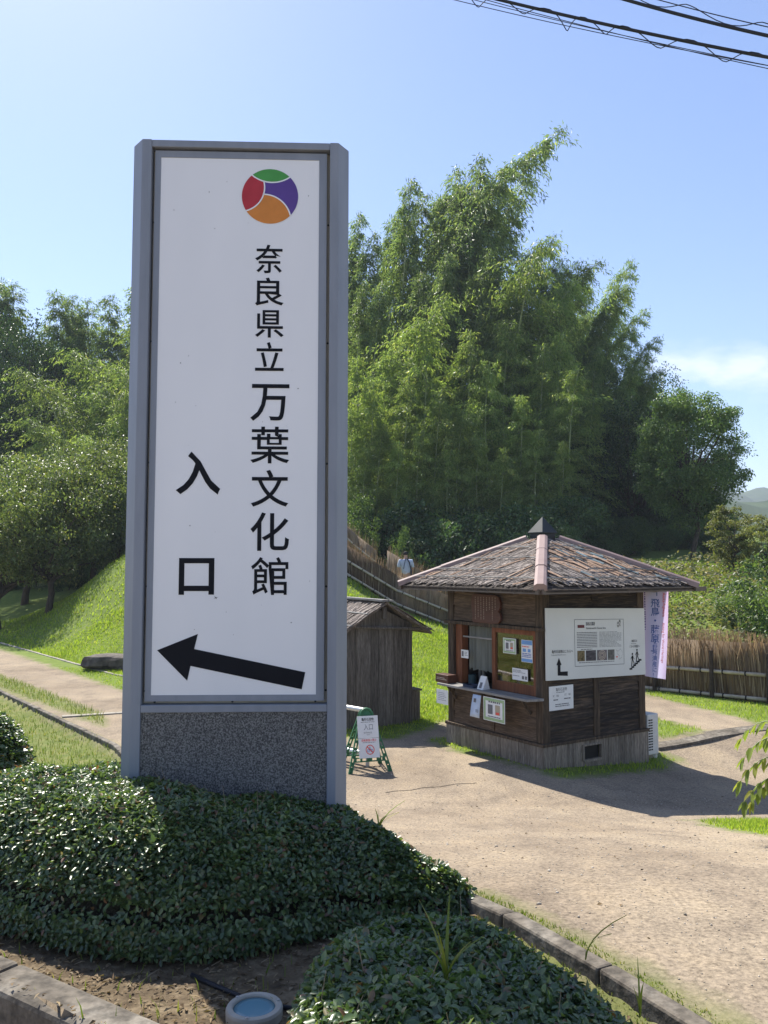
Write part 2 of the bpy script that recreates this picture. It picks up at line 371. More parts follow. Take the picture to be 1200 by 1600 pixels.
HILLGRASS = list(zip(FOOT_X, FOOT_Y)) + [(60, 300), (-60, 300)]
KIOSKGRASS = [tuple(kw(a, b)[:2]) for a, b in ((-.12, -.42), (1.7, -.40), (2.3, -.1), (2.2, .5), (1.8, 2.1), (-.16, 2.1), (-.24, 1.3), (-.10, .6))]
GRASS = [HILLGRASS,
         [(5.0, 15.9), (5.5, 14.2), (5.9, 12.8), (7.2, 12.2), (12, 10.5), (14, 12), (9, 15), (5.3, 18)],
         [(4.0, 13.5), (4.28, 13.6), (4.74, 12.5), (3.95, 12.05), (3.3, 12.4)],
         [(2.86, 7.75), (2.80, 7.0), (2.82, 6.2), (3.3, 5.7), (5, 5.5), (5.6, 7.5), (4.9, 8.45), (3.9, 8.4), (3.2, 8.1)],
         KIOSKGRASS,
         [(-12.5, 27.5), (-5.9, 19), (-2.5, 16), (-1.6, 14.6), (-4.9, 16.2), (-10.8, 24.0), (-14, 28)],
         [(-1.5, 13.6), (-1.3, 12.3), (-.5, 11.9), (.15, 11.85), (.75, 12.7), (1.0, 13.4), (0, 14)]]
VERGE = [[(-40, 25.5), (-9, 8.0), (-4.4, 4.9), (-3.0, 4.4), (-2.3, 5.1), (-.9, 5.3), (-.55, 5.5), (-3.64, 11.4), (-7.68, 16.6), (-14, 23.3), (-40, 42)],
         [(1.72, 1.5), (1.16, 2.64), (.56, 3.8), (.46, 4.0), (.36, 4.0), (1.04, 2.64), (1.6, 1.5)],
         [(-4.6, 13.8), (-4.2, 12.7), (-7.66, 16.8), (-14, 23.6), (-13, 23.9), (-7.6, 17.6)],
         [(.18, 3.92), (.40, 3.84), (1.0, 2.66), (.85, 2.60), (.5, 3.2)]]
SOIL = [[(-4.4, 5.0), (-1.43, 3.1), (-.74, 2.64), (.5, 1.8), (1.2, 1.2), (1.4, 1.5), (.98, 2.6), (.40, 3.82), (-.55, 5.5), (-1, 5.4), (-2.4, 5.2), (-3.2, 4.7)]]
def smax(polys, x, y):
    d = np.full(np.shape(x), -1e3)
    for p in polys: d = np.maximum(d, sdf_poly(x, y, p))
    return d

def grid_lines(parts):
    o = [np.arange(a, b, s) for a, b, s in parts]; return np.concatenate(o + [[parts[-1][1]]])
gx = grid_lines([(-1500, -300, 150), (-300, -60, 24), (-60, -24, 2), (-24, -14, .5), (-14, -6, .2), (-6, 6.5, .09), (6.5, 14, .25), (14, 60, 2), (60, 300, 24), (300, 1500, 150)])
gy = grid_lines([(-300, -20, 40), (-20, 0, 2.5), (0, 1.4, .35), (1.4, 6, .08), (6, 15, .10), (15, 32, .25), (32, 70, 1.5), (70, 300, 20), (300, 2000, 170)])
GX, GY = np.meshgrid(gx, gy); xf, yf = GX.ravel(), GY.ravel()
zf = land(xf, yf)
far = np.hypot(xf, yf - 20)
zf = np.where(far > 75, zf * np.clip(1 - (far - 75) / 80, 0, 1) - np.clip((far - 75) / 60, 0, 1) * 6, zf)
sg_grass, sg_verge, sg_soil = (smax(p, xf, yf) for p in (GRASS, VERGE, SOIL))
sg_grass = np.where(far > 80, 5, sg_grass)

def ground_mat():
    mt, t, b = new_mat('ground_surface')
    v = mapping(t, (1, 1, 1))
    def mask(att, amp, w):
        a = t.nodes.new('ShaderNodeAttribute'); a.attribute_name = att
        n = noise(t, v, 3.2, 9, .68); k = math_n(t, 'MULTIPLY', math_n(t, 'SUBTRACT', n.outputs[0], .5), amp)
        s = math_n(t, 'ADD', a.outputs['Fac'], k); mr = t.nodes.new('ShaderNodeMapRange')
        mr.inputs[1].default_value = -w; mr.inputs[2].default_value = w; t.links.new(s, mr.inputs[0]); return mr.outputs[0]
    n1 = noise(t, v, .55, 8, .62); r1 = ramp(t, [(.3, (.212, .168, .123)), (.5, (.278, .226, .168)), (.72, (.352, .29, .212))]); t.links.new(n1.outputs[0], r1.inputs[0])
    n2 = noise(t, v, 46, 4, .7); r2 = ramp(t, [(.33, (.57, .56, .55)), (.5, (.98, .98, .97)), (.66, (1.30, 1.28, 1.25))]); t.links.new(n2.outputs[0], r2.inputs[0])
    dirt = mixc(t, 1.0, r1.outputs[0], r2.outputs[0], 'MULTIPLY')
    n5 = noise(t, mapping(t, (1.6, 1, 1)), 1.5, 9, .74); r5 = ramp(t, [(.33, (.70, .69, .70)), (.5, (.98, .97, .96)), (.68, (1.16, 1.13, 1.06))]); t.links.new(n5.outputs[0], r5.inputs[0])
    dirt = mixc(t, 1.0, dirt, r5.outputs[0], 'MULTIPLY')
    vo = t.nodes.new('ShaderNodeTexVoronoi'); vo.inputs['Scale'].default_value = 38; t.links.new(v, vo.inputs[0])
    rv = ramp(t, [(.10, (1.35, 1.33, 1.3)), (.2, (1, 1, 1))]); t.links.new(vo.outputs['Distance'], rv.inputs[0])
    dirt = mixc(t, .55, dirt, mixc(t, 1.0, dirt, rv.outputs[0], 'MULTIPLY'))
    n3 = noise(t, v, 5, 8, .65); rg = ramp(t, [(.3, (.085, .125, .026)), (.5, (.135, .185, .034)), (.7, (.19, .225, .058))]); t.links.new(n3.outputs[0], rg.inputs[0])
    rvg = ramp(t, [(.3, (.09, .12, .030)), (.5, (.14, .165, .045)), (.7, (.21, .20, .08))]); t.links.new(n3.outputs[0], rvg.inputs[0])
    n4 = noise(t, v, 14, 8, .7); rs = ramp(t, [(.3, (.055, .040, .026)), (.5, (.13, .097, .06)), (.7, (.25, .195, .125))]); t.links.new(n4.outputs[0], rs.inputs[0])
    c = mixc(t, mask('sd_soil', .15, .08), dirt, rs.outputs[0])
    c = mixc(t, mask('sd_verge', .45, .12), c, rvg.outputs[0])
    c = mixc(t, mask('sd_grass', .8, .14), c, rg.outputs[0])
    t.links.new(c, b.inputs['Base Color']); b.inputs['Roughness'].default_value = .95; b.inputs['Specular IOR Level'].default_value = .15
    bp = t.nodes.new('ShaderNodeBump'); bp.inputs['Strength'].default_value = .55; bp.inputs['Distance'].default_value = .02
    nb = noise(t, v, 26, 8, .75); t.links.new(nb.outputs[0], bp.inputs['Height']); t.links.new(bp.outputs[0], b.inputs['Normal'])
    return mt
mt_ground = ground_mat()
nx, ny = len(gx), len(gy)
ii, jj = np.meshgrid(np.arange(nx - 1), np.arange(ny - 1)); q0 = (jj * nx + ii).ravel()
quads = np.stack([q0, q0 + 1, q0 + nx + 1, q0 + nx], 1)
cxm, cym = xf[quads].mean(1), yf[quads].mean(1)
g_c = np.maximum.reduce([smax(GRASS, cxm, cym), smax(VERGE, cxm, cym), smax(SOIL, cxm, cym), sdf_poly(cxm, cym, BED)])
is_road = (sdf_poly(cxm, cym, [(-40, 26), (-9, 8.2), (-4.4, 5.1), (-1.43, 3.1), (-.74, 2.64), (.5, 1.8), (1.2, 1.2), (1.2, -60), (-40, -60)]) > 0)
near = np.hypot(cxm, cym - 20) < 80
is_path = (g_c < 0) & ~is_road & near
def land_part(name, sel):
    qs = quads[sel]; ids, inv = np.unique(qs, return_inverse=True)
    o = np_obj(name, np.stack([xf[ids], yf[ids], zf[ids]], 1), inv.reshape(qs.shape), mt_ground, smooth=True)
    for nm, d in (('sd_grass', sg_grass), ('sd_verge', sg_verge), ('sd_soil', sg_soil)):
        a = o.data.attributes.new(nm, 'FLOAT', 'POINT'); a.data.foreach_set('value', d[ids].astype(np.float32))
    return tag(o, kind='structure')
tag(land_part('path', is_path), 'pale trodden dirt path', None)
tag(land_part('road', is_road & near), 'pale road edge', None)
tag(land_part('ground', ~is_path & ~(is_road & near)), 'grassy ground and planting bed', None)

# far wooded ridges
def ridge(name, Y, hfun, mat, thick):
    xs = np.linspace(-Y * 1.2, Y * 1.2, 260); V = []
    for k, (dy, f) in enumerate(((-thick, 0), (-thick * .6, .45), (-thick * .25, .85), (0, 1), (thick * .6, .6), (thick, 0))):
        for x in xs: V.append((x, Y + dy, hfun(x) * f * (1 + .05 * math.sin(x * .11 + k)) - 8))
    n = len(xs); F = [(r*n+i, r*n+i+1, (r+1)*n+i+1, (r+1)*n+i) for r in range(5) for i in range(n-1)]
    return tag(np_obj(name, V, np.array(F), mat, smooth=True), kind='structure')
mt_hill = M('wooded_hill', [(.3, (.022, .045, .020)), (.7, (.055, .085, .032))], scale=.09, rough=1, bump=1, bscale=.1)
def hh(a, b, c): return lambda x: a + b * math.sin(x * c + 1.0) + b * .35 * math.sin(x * c * 3.7) + b * .12 * math.sin(x * c * 17) + b * .05 * math.sin(x * c * 51)
ridge('hills', 720, hh(80, 7, .008), mt_hill, 170)
ridge('hills', 300, hh(35, 3, .016), mt_hill, 80)

# kerbs and edging
def walk(line, step):
    P = [Vector((x, y, 0)) for x, y in line]; out = [P[0]]; i = 0; cur = P[0]
    while i < len(P) - 1:
        d = (P[i+1] - cur).length
        if d < step * .5: i += 1; continue
        nxt = cur + (P[i+1] - cur).normalized() * min(step, d); out.append(nxt); cur = nxt
        if (P[i+1] - cur).length < 1e-3: i += 1
    return out
def kerb(name, line, w, top, bot, step, mat, zf_, gap=.006, bev=.012):
    mb = MB(); P = walk(line, step)
    for a, b in zip(P, P[1:]):
        d = (b - a).normalized(); s = Vector((d.y, -d.x, 0)) * w / 2
        a2, b2 = a + d * gap / 2, b - d * gap / 2
        V = []
        for q in (a2, b2):
            zt = zf_(q.x, q.y)
            j = random.uniform(-.004, .004)
            V += [q - s + Vector((0, 0, zt + bot)), q + s + Vector((0, 0, zt + bot)), q + s + Vector((0, 0, zt + top + j)), q - s + Vector((0, 0, zt + top + j))]
        mb.add(V, [(0,3,2,1), (4,5,6,7), (0,1,5,4), (1,2,6,5), (2,3,7,6), (3,0,4,7)])
    return tag(mb.build(name, mat, bevel=bev), kind='structure')
bz = lambda x, y: float(base_z(np.array([x]), np.array([y]))[0])
kerb('kerb', K_LINE[:6], .078, .02, -.25, .6, mt_conc, bz)
kerb('kerb', [(-9, 8.25), (-4.4, 5.15), (-1.40, 3.15), (-.70, 2.69), (.5, 1.85), (1.2, 1.25)], .17, -.02, -.5, 1.2, mt_conc, bz, bev=.02)
kerb('gutter_strip', [(1.50, 1.46), (.92, 2.60), (.31, 3.80)], .07, -.115, -.3, 1.2, mt_conc_lt, bz, bev=.004)
lz = lambda x, y: gz(x, y)
kerb('path_edging', [(-20, 38), (-12.5, 27), (-5.9, 18.6), (-2.5, 15.4)], .08, .008, -.2, .8, mt_conc_lt, lambda x, y: bz(x, y) + .02)
kerb('path_edging', [(-5.15, 13.5), (-4.4, 13.85), (-1.6, 15.0)], .13, .02, -.2, 1.0, mt_conc_lt, bz, bev=.004)
kerb('path_edging', [(3.7, 11.75), (5.84, 12.75), (9, 14.2)], .34, .012, -.2, .6, mt_conc, bz, bev=.004)

# ------------------------------------------------------------------ lettering
_gl = {}
def glyphs(s, fat=0.0):
    """text as (verts 2-D, faces) from the program's own font"""
    k = (s, fat)
    if k not in _gl:
        cu = bpy.data.curves.new('lettering_source', 'FONT'); cu.body = s; cu.offset = fat; cu.resolution_u = 4
        ob = bpy.data.objects.new('lettering_source', cu); COL.objects.link(ob)
        bpy.context.view_layer.update()
        me = bpy.data.meshes.new_from_object(ob.evaluated_get(bpy.context.evaluated_depsgraph_get()))
        n = len(me.vertices); a = np.empty(n * 3); me.vertices.foreach_get('co', a); a = a.reshape(-1, 3)[:, :2].copy()
        F = [tuple(p.vertices) for p in me.polygons]
        bpy.data.objects.remove(ob); bpy.data.meshes.remove(me); bpy.data.curves.remove(cu)
        _gl[k] = (a, F)
    return _gl[k]
def put_text(mb, s, u0, u1, z0, z1, mp, fat=0.0, off=.002):
    """text stretched to the box u0..u1 by z0..z1 of the plane mp(u,z,off)"""
    V, F = glyphs(s, fat); lo, hi = V.min(0), V.max(0); sz = np.maximum(hi - lo, 1e-6)
    if hi[1] - lo[1] < .25: hi = hi + [0, .25]; lo = lo - [0, .25]; sz = hi - lo
    mb.add([mp(u0 + (x - lo[0]) / sz[0] * (u1 - u0), z0 + (y - lo[1]) / sz[1] * (z1 - z0), off) for x, y in V], F)
def put_line(mb, s, u0, z0, h, mp, fat=0.0, off=.002, width=None, squeeze=1.0):
    """text by cap height; u0 left, z0 baseline"""
    V, F = glyphs(s, fat); k = h / .75; ku = k * squeeze
    if width: ku = width / max(V[:, 0].max(), 1e-6)
    mb.add([mp(u0 + x * ku, z0 + y * k, off) for x, y in V], F)
def put_column(mb, s, uc, ztop, size, pitch, mp, fat=0.0, off=.002):
    for i, ch in enumerate(s):
        V, F = glyphs(ch, fat); z = ztop - i * pitch - size * .86
        mb.add([mp(uc + (x - .5) * size, z + y * size, off) for x, y in V], F)
def small_print(mb, u0, u1, z0, z1, rows, mp, off=.002, fill=.55, vertical=False, seg=(.012, .05), seed=1):
    """lines of print too small to read: rows of short strokes"""
    r = random.Random(seed)
    for i in range(rows):
        if not vertical:
            zc = z1 - (i + .5) * (z1 - z0) / rows; h = (z1 - z0) / rows * fill / 2; u = u0; end = u1 - (r.random() * .35 * (u1 - u0) if r.random() < .3 else 0)
            while u < end:
                w = min(r.uniform(*seg), end - u); mb.add([mp(u, zc - h, off), mp(u + w, zc - h, off), mp(u + w, zc + h, off), mp(u, zc + h, off)], [(0, 1, 2, 3)]); u += w + r.uniform(.25, .6) * seg[0]
        else:
            uc = u0 + (i + .5) * (u1 - u0) / rows; h = (u1 - u0) / rows * fill / 2; z = z1; end = z0 + (r.random() * .5 * (z1 - z0) if r.random() < .4 else 0)
            while z > end:
                w = min(r.uniform(*seg), z - end); mb.add([mp(uc - h, z - w, off), mp(uc + h, z - w, off), mp(uc + h, z, off), mp(uc - h, z, off)], [(0, 1, 2, 3)]); z -= w + r.uniform(.5, 1.3) * seg[0]
def rect(mb, u0, u1, z0, z1, mp, off=.002):
    mb.add([mp(u0, z0, off), mp(u1, z0, off), mp(u1, z1, off), mp(u0, z1, off)], [(0, 1, 2, 3)])
def plate(mb, u0, u1, z0, z1, mp, th, off=0.0):
    P = [mp(u, z, o) for o in (off, off + th) for u, z in ((u0, z0), (u1, z0), (u1, z1), (u0, z1))]
    mb.add(P, [(3, 2, 1, 0), (4, 5, 6, 7), (0, 1, 5, 4), (1, 2, 6, 5), (2, 3, 7, 6), (3, 0, 4, 7)])
def poly(mb, pts, mp, off=.002): mb.add([mp(u, z, off) for u, z in pts], [tuple(range(len(pts)))])

# ------------------------------------------------------------------ the pylon sign
SX0, SY0, SYAW, SZ0 = -1.2838, 4.3, .0389, .62
sign = thing('pylon_sign', 'tall grey framed pylon sign with white panel, black Japanese lettering and left arrow', 'sign', (SX0, SY0, SZ0), SYAW)
zs = lambda z: z - SZ0
PL = [(-.008, 0), (.042, 0), (.042, .26), (-.008, .26), (-.072, .178), (-.072, .082)]
PR = [(.992, 0), (1.038, 0), (1.092, .085), (1.092, .175), (1.038, .26), (.992, .26)]
MB().prism(PL, zs(.5), zs(4.683)).build('pillar', mt_steel, sign, bevel=.004)
MB().prism(PR, zs(.5), zs(4.683)).build('pillar', mt_steel, sign, bevel=.004)
MB().box(.0425, .9915, .003, .257, zs(4.643), zs(4.681)).build('top_beam', mt_steel, sign, bevel=.003)
MB().box(.0425, .9915, .001, .259, zs(1.658), zs(1.696)).build('cross_beam', mt_steel, sign, bevel=.003)
MB().box(.0425, .9915, .06, .20, zs(1.697), zs(4.642)).build('recess_back', mt_steel_lt, sign)
fr = MB()
FU0, FU1, FZ0, FZ1 = .056, .975, zs(1.712), zs(4.632)
WU0, WU1, WZ0, WZ1 = .0875, .934, zs(1.743), zs(4.595)
for a in ((FU0, WU0, FZ0, FZ1), (WU1, FU1, FZ0, FZ1), (WU0, WU1, FZ0, WZ0), (WU0, WU1, WZ1, FZ1)):
    fr.box(a[0], a[1], .024, .0595, a[2], a[3])
fr.build('panel_frame', mt_steel, sign)
pan = MB().box(WU0, WU1, .027, .0592, WZ0, WZ1).build('panel', mt_panel, sign)
MB().box(.0425, .9915, .012, .248, zs(.5), zs(1.657)).build('plinth', mt_granite, sign)
sm = lambda u, z, off=.002: (u, .027 - off, z)
sc_ = MB()
for z in (1.704, 2.3, 3.0, 3.7, 4.3):
    for u in (.049, .983): sc_.lathe([(.005, -.002), (.005, .002), (.001, .003)], 8, (0, 0, 0))
sb = MB()
for z in (1.76, 2.3, 2.95, 3.6, 4.25):
    for u in (.0485, .983):
        sb.add([(u + .006 * math.cos(a), .0585, zs(z) + .006 * math.sin(a)) for a in np.linspace(0, 6.283, 9)[:-1]] + [(u, .055, zs(z))], [(i, (i + 1) % 8, 8) for i in range(8)])
for u in (.10, .5, .93):
    sb.add([(u + .006 * math.cos(a), .0585, zs(1.704) + .006 * math.sin(a)) for a in np.linspace(0, 6.283, 9)[:-1]] + [(u, .055, zs(1.704))], [(i, (i + 1) % 8, 8) for i in range(8)])
sb.build('screw', mt_finial, sign)

def ray_plane(px, py):      # photo pixel -> (u, world z) on the sign's face
    d = _fw + _rt2 * ((px - 600) / FPX) + _up2 * ((800 - py) / FPX)
    ux = Vector((math.cos(SYAW), math.sin(SYAW), 0)); uy = Vector((-math.sin(SYAW), math.cos(SYAW), 0))
    s0 = Vector((SX0, SY0, 0)) + uy * .027; e = Vector((0, 0, EYE))
    p = e + d * ((s0 - e).dot(uy) / d.dot(uy)) - s0
    return p.dot(ux), p.z - SZ0
def char_box(mb, ch, x0, x1, y0, y1, fat):
    a, b = ray_plane(x0, y1), ray_plane(x1, y0)
    put_text(mb, ch, a[0], b[0], a[1], b[1], sm, fat)
let = MB()
for ch, x0, x1, y0, y1, fat in (('奈', 398.5, 443.5, 383, 426.7, .010), ('良', 398.5, 443.5, 434.3, 477.4, .010), ('県', 398.5, 443.5, 485, 527.4, .010), ('立', 398.5, 443.5, 535, 579.4, .010),
        ('万', 391, 452.3, 600.6, 657.6, .010), ('葉', 391, 452.3, 667, 724, .008), ('文', 391.9, 451, 734.4, 791.7, .010), ('化', 391, 451.9, 800.7, 860.7, .010), ('館', 391.9, 450.7, 870.5, 929.7, .006),
        ('入', 274.5, 345, 706, 772.6, .022), ('口', 279, 335.2, 872, 929.4, .022)):
    char_box(let, ch, x0, x1, y0, y1, fat)
let.build('lettering', mt_black, sign)
poly_ar = [ray_plane(*p) for p in ((246, 1016), (298, 1040), (292.5, 1063.5), (246, 1016))]
arw = MB(); P = [ray_plane(*p) for p in ((246, 1016), (298, 1064), (297.5, 1041), (471, 1077), (477, 1050), (304, 1014.5), (309.5, 990))]
# arrow tip, lower barb, shaft, upper barb
P = [ray_plane(*p) for p in ((245.5, 1016), (292.5, 1063.5), (297.8, 1040.5), (471.5, 1077), (477, 1050.3), (303.5, 1014), (309.3, 990.5))]
poly(arw, P, sm); arw.build('arrow', mt_black, sign)
# round emblem of four coloured fields
ec = ray_plane(422, 307); er = (ray_plane(466, 307)[0] - ray_plane(378, 307)[0]) / 2
def arc3(p, q, r_, n=20):
    (ax, ay), (bx, by), (cx_, cy_) = p, q, r_
    D = 2 * (ax*(by-cy_) + bx*(cy_-ay) + cx_*(ay-by))
    ux = ((ax*ax+ay*ay)*(by-cy_) + (bx*bx+by*by)*(cy_-ay) + (cx_*cx_+cy_*cy_)*(ay-by)) / D
    uy = ((ax*ax+ay*ay)*(cx_-bx) + (bx*bx+by*by)*(ax-cx_) + (cx_*cx_+cy_*cy_)*(bx-ax)) / D
    R_ = math.hypot(ax-ux, ay-uy); a0, a1, a2 = (math.atan2(y-uy, x-ux) for x, y in (p, q, r_))
    def unwrap(a, ref):
        while a - ref > math.pi: a -= 2*math.pi
        while a - ref < -math.pi: a += 2*math.pi
        return a
    a1 = unwrap(a1, a0); a2 = unwrap(a2, a1)
    return [(ux + R_*math.cos(a), uy + R_*math.sin(a)) for a in np.linspace(a0, a2, n)]
def circ(a0, a1, n=24): return [(math.cos(rad(a)), math.sin(rad(a))) for a in np.linspace(a0, a1, n)]
g_arc = arc3((-.643, .766), (.025, .51), (.70, .714))
r_arc = arc3((-.225, .545), (-.235, .05), (-.84, -.543))
o_arc = arc3((-.26, .07), (.36, -.125), (.725, -.689))
gi = min(range(20), key=lambda i: math.hypot(g_arc[i][0]+.225, g_arc[i][1]-.53)); ri = min(range(20), key=lambda i: math.hypot(r_arc[i][0]+.25, r_arc[i][1]-.07))
fields = [(mt_green, g_arc + circ(45.6, 130, 24)[1:-1]), (mt_red, r_arc + circ(212.9, 130)[1:] + g_arc[1:gi]),
          (mt_orange, o_arc + circ(-43.5, -147.1)[1:] + r_arc[::-1][1:20 - ri - 1]), (mt_purple, g_arc[gi:] + circ(45.6, -43.5)[1:] + o_arc[::-1][1:] + r_arc[::-1][20 - ri:-1])]
emb = MB(); poly(emb, [(ec[0] + x * er, ec[1] + y * er) for x, y in circ(0, 345, 48)], sm, .0012); emb = emb.build('emblem', mt_panel, sign)
for mt, pts in fields:
    b = MB(); poly(b, [(ec[0] + x * er, ec[1] + y * er) for x, y in pts], sm, .002); b.build('coloured_field', mt, emb)
ln = MB()
for A in (g_arc, r_arc, o_arc):
    for (ax, ay), (bx, by) in zip(A, A[1:]):
        d = math.hypot(bx-ax, by-ay) or 1; nx_, ny_ = -(by-ay)/d*.024, (bx-ax)/d*.024
        poly(ln, [(ec[0]+(x)*er, ec[1]+(y)*er) for x, y in ((ax-nx_, ay-ny_), (bx-nx_, by-ny_), (bx+nx_, by+ny_), (ax+nx_, ay+ny_))], sm, .0026)
ln.build('dividing_line', mt_panel, emb)
sp = MB(); r_ = random.Random(4)
for k in range(26):
    u, z, s = r_.uniform(.12, .9), r_.uniform(zs(1.8), zs(4.5)), r_.uniform(.0012, .0034)
    poly(sp, [(u + s * math.cos(a) * r_.uniform(.6, 1.2), z + s * math.sin(a)) for a in np.linspace(0, 6.283, 7)[:-1]], sm, .0016)
pu, pz = ray_plane(337, 934)
for a, L in ((.3, .014), (2.2, .012), (3.5, .012), (5.4, .011), (4.4, .013)):
    poly(sp, [(pu, pz - .002), (pu + L * math.cos(a), pz + L * math.sin(a)), (pu + .002, pz + .002)], sm, .0017)
sp.build('dirt_speck', mt_ink, sign)

# ------------------------------------------------------------------ the ticket booth
W = 1.83
booth = thing('ticket_booth', 'dark wooden ticket booth with bark covered pyramid roof and open counter window', 'booth', tuple(KN), KYAW)
def on_booth(o, *a, **k):
    o.location = KN; o.rotation_euler = (0, 0, KYAW); return tag(o, *a, **k)
mL = lambda u, z, off=0: (-off, -u, z)          # booth's counter side, u to the right as seen from outside
mR = lambda u, z, off=0: (u, -off, z)           # booth's board side
b = MB()
x = -.03
for side in range(4):
    Rm = Matrix.Translation((W/2, W/2, 0)) @ Matrix.Rotation(side * math.pi / 2, 4, 'Z') @ Matrix.Translation((-W/2, -W/2, 0))
    u = -.03; k = 0
    while u < W + .02:
        w = min(random.uniform(.085, .115), W + .03 - u)
        if side == 0 and .64 < u + w / 2 < .97:      # floor vent opening
            b.box(u, u + w - .004, -.032, -.006, -.35, .03, Rm); b.box(u, u + w - .004, -.032, -.006, .20, .262, Rm)
        else:
            j = random.uniform(-.003, .003); b.box(u, u + w - .004, -.032 + j, -.006, -.35, .262, Rm)
        u += w
b.build('skirting', mt_wood_skirt, booth)
b = MB(); b.box(.62, .65, -.045, 0, .02, .215); b.box(.955, .985, -.045, 0, .02, .215); b.box(.65, .955, -.045, 0, .195, .215); b.box(.65, .955, -.045, 0, .0, .025)
v = b.build('floor_vent', mt_wood_skirt, booth); MB().box(.65, .955, .01, .02, .02, .2).build('mesh_screen', mt_dark, v)
b = MB()
b.bar((-.04, -.022, .275), (W + .04, -.022, .275), .05, .035); b.bar((-.022, -.04, .272), (-.022, W + .04, .272), .05, .035)
b.bar((-.04, W + .022, .275), (W + .04, W + .022, .275), .05, .035); b.bar((W + .022, -.04, .272), (W + .022, W + .04, .272), .05, .035)
b.build('base_rail', mt_wood_post, booth, bevel=.003)
for px_, py_ in ((0, 0), (W - .10, 0), (0, W - .10), (W - .10, W - .10)):
    MB().box(px_ - .015, px_ + .105, py_ - .015, py_ + .105, .294, 2.13).build('post', mt_wood_post, booth, bevel=.004)
MB().box(.864, .966, -.018, .04, .294, 1.12).build('mid_post', mt_wood_post, booth, bevel=.004)
def siding(u0, u1, z0, z1, hgt, Mx, b):
    z = z0
    while z < z1 - .01:
        h = min(hgt * random.uniform(.9, 1.1), z1 - z); t = random.uniform(-.004, .004)
        P = [(u0, .03, z), (u1, .03, z), (u1, .03, z + h), (u0, .03, z + h), (u0, -.012 + t, z), (u1, -.012 - t, z), (u1, .012, z + h + .012), (u0, .012, z + h + .012)]
        b.add([Mx @ Vector(p) for p in P], [(0, 1, 2, 3), (7, 6, 5, 4), (4, 5, 1, 0), (5, 6, 2, 1), (6, 7, 3, 2), (7, 4, 0, 3)]); z += h
I4 = Matrix.Identity(4)
b = MB(); siding(.106, .862, .294, 2.12, .128, I4, b); siding(.968, W - .116, .294, 2.12, .128, I4, b); siding(.862, .968, 1.121, 2.12, .128, I4, b)
R1 = Matrix.Translation((W, 0, 0)) @ Matrix.Rotation(math.pi / 2, 4, 'Z'); siding(.106, W - .116, .294, 2.12, .128, R1, b)
R2 = Matrix.Translation((W, W, 0)) @ Matrix.Rotation(math.pi, 4, 'Z'); siding(.106, W - .116, .294, 2.12, .128, R2, b)
b.build('siding', mt_wood_dark, booth)
# counter side (x = 0): u runs to the right = falling y
R3 = Matrix.Translation((0, W, 0)) @ Matrix.Rotation(-math.pi / 2, 4, 'Z')
b = MB(); siding(.116, W - .106, .294, .80, .17, R3, b); siding(.116, W - .106, 1.68, 2.12, .2, R3, b)
b.build('counter_side_board', mt_wood_side, booth)
MB().box(-.05, .03, -.04, W + .05, 1.628, 1.672).build('lintel', mt_wood_post, booth, bevel=.004)
MB().box(-.020, .03, .875, .925, .294, .80).build('mid_post', mt_wood_side, booth, bevel=.003)
b = MB(); b.box(-.008, .10, 1.535, 1.60, .84, 1.626); b.box(.03, .12, 1.60, 1.714, .84, 1.626)
b.build('jamb', mt_wood_red, booth, bevel=.003)
sash = MB(); sash.box(.0, .045, .862, .928, .836, 1.626); sash.box(.006, .04, .158, .861, 1.565, 1.626); sash.box(.0, .045, .106, .157, .836, 1.626); sash.box(.006, .04, .158, .861, .836, .955)
sash = sash.build('window_sash', mt_wood_red, booth, bevel=.003)
mt_glass, t_, b_ = new_mat('window_glass')
gl = t_.nodes.new('ShaderNodeBsdfGlossy'); gl.inputs['Roughness'].default_value = .02; gl.inputs['Color'].default_value = (.75, .74, .74, 1)
trn = t_.nodes.new('ShaderNodeBsdfTransparent'); trn.inputs[0].default_value = (.80, .74, .66, 1)
lw = t_.nodes.new('ShaderNodeLayerWeight'); lw.inputs[0].default_value = .35
ms_ = t_.nodes.new('ShaderNodeMixShader'); fm = math_n(t_, 'MULTIPLY_ADD', lw.outputs['Fresnel'], .45); t_.nodes[-1].inputs[2].default_value = .04
t_.links.new(fm, ms_.inputs[0]); t_.links.new(trn.outputs[0], ms_.inputs[1]); t_.links.new(gl.outputs[0], ms_.inputs[2]); t_.links.new(ms_.outputs[0], t_.nodes['Material Output'].inputs[0])
MB().box(.020, .026, .158, .861, .956, 1.564).build('window_pane', mt_glass, sash)
MB().box(.01, .03, .93, 1.534, 1.458, 1.478).build('curtain_rod', mt_wood_grey, booth)
# inside: floor, shelf, curtain
b = MB(); b.box(.04, W - .04, .04, W - .04, .30, .32); b.box(.05, .6, .12, W - .12, .78, .80); b.build('inner_floor', mt_dark, booth)
cv = []; n = 60
for i in range(n):
    y = .94 + .57 * i / (n - 1); dx = .02 * math.sin(i * .9) + .012 * math.sin(i * 2.3)
    cv += [(.10 + dx * 1.3, y, 1.03 + .015 * math.sin(i * .5)), (.10 + dx, y, 1.61)]
np_obj('curtain', cv, np.array([(2*i, 2*i+2, 2*i+3, 2*i+1) for i in range(n-1)]), mt_curtain, booth, smooth=True)
cv = []
for i in range(n):
    y = .20 + .62 * i / (n - 1); dx = .015 * math.sin(i * .7)
    cv += [(.30 + dx, y, .82), (.30 + dx, y, 1.60)]
mt_blind = M('olive_blind', [(.3, (.045, .038, .026)), (.7, (.08, .068, .045))], sc=(1, 3, 3), scale=3, rough=.9, bump=0)
np_obj('blind', cv, np.array([(2*i, 2*i+2, 2*i+3, 2*i+1) for i in range(n-1)]), mt_blind, booth, smooth=True)
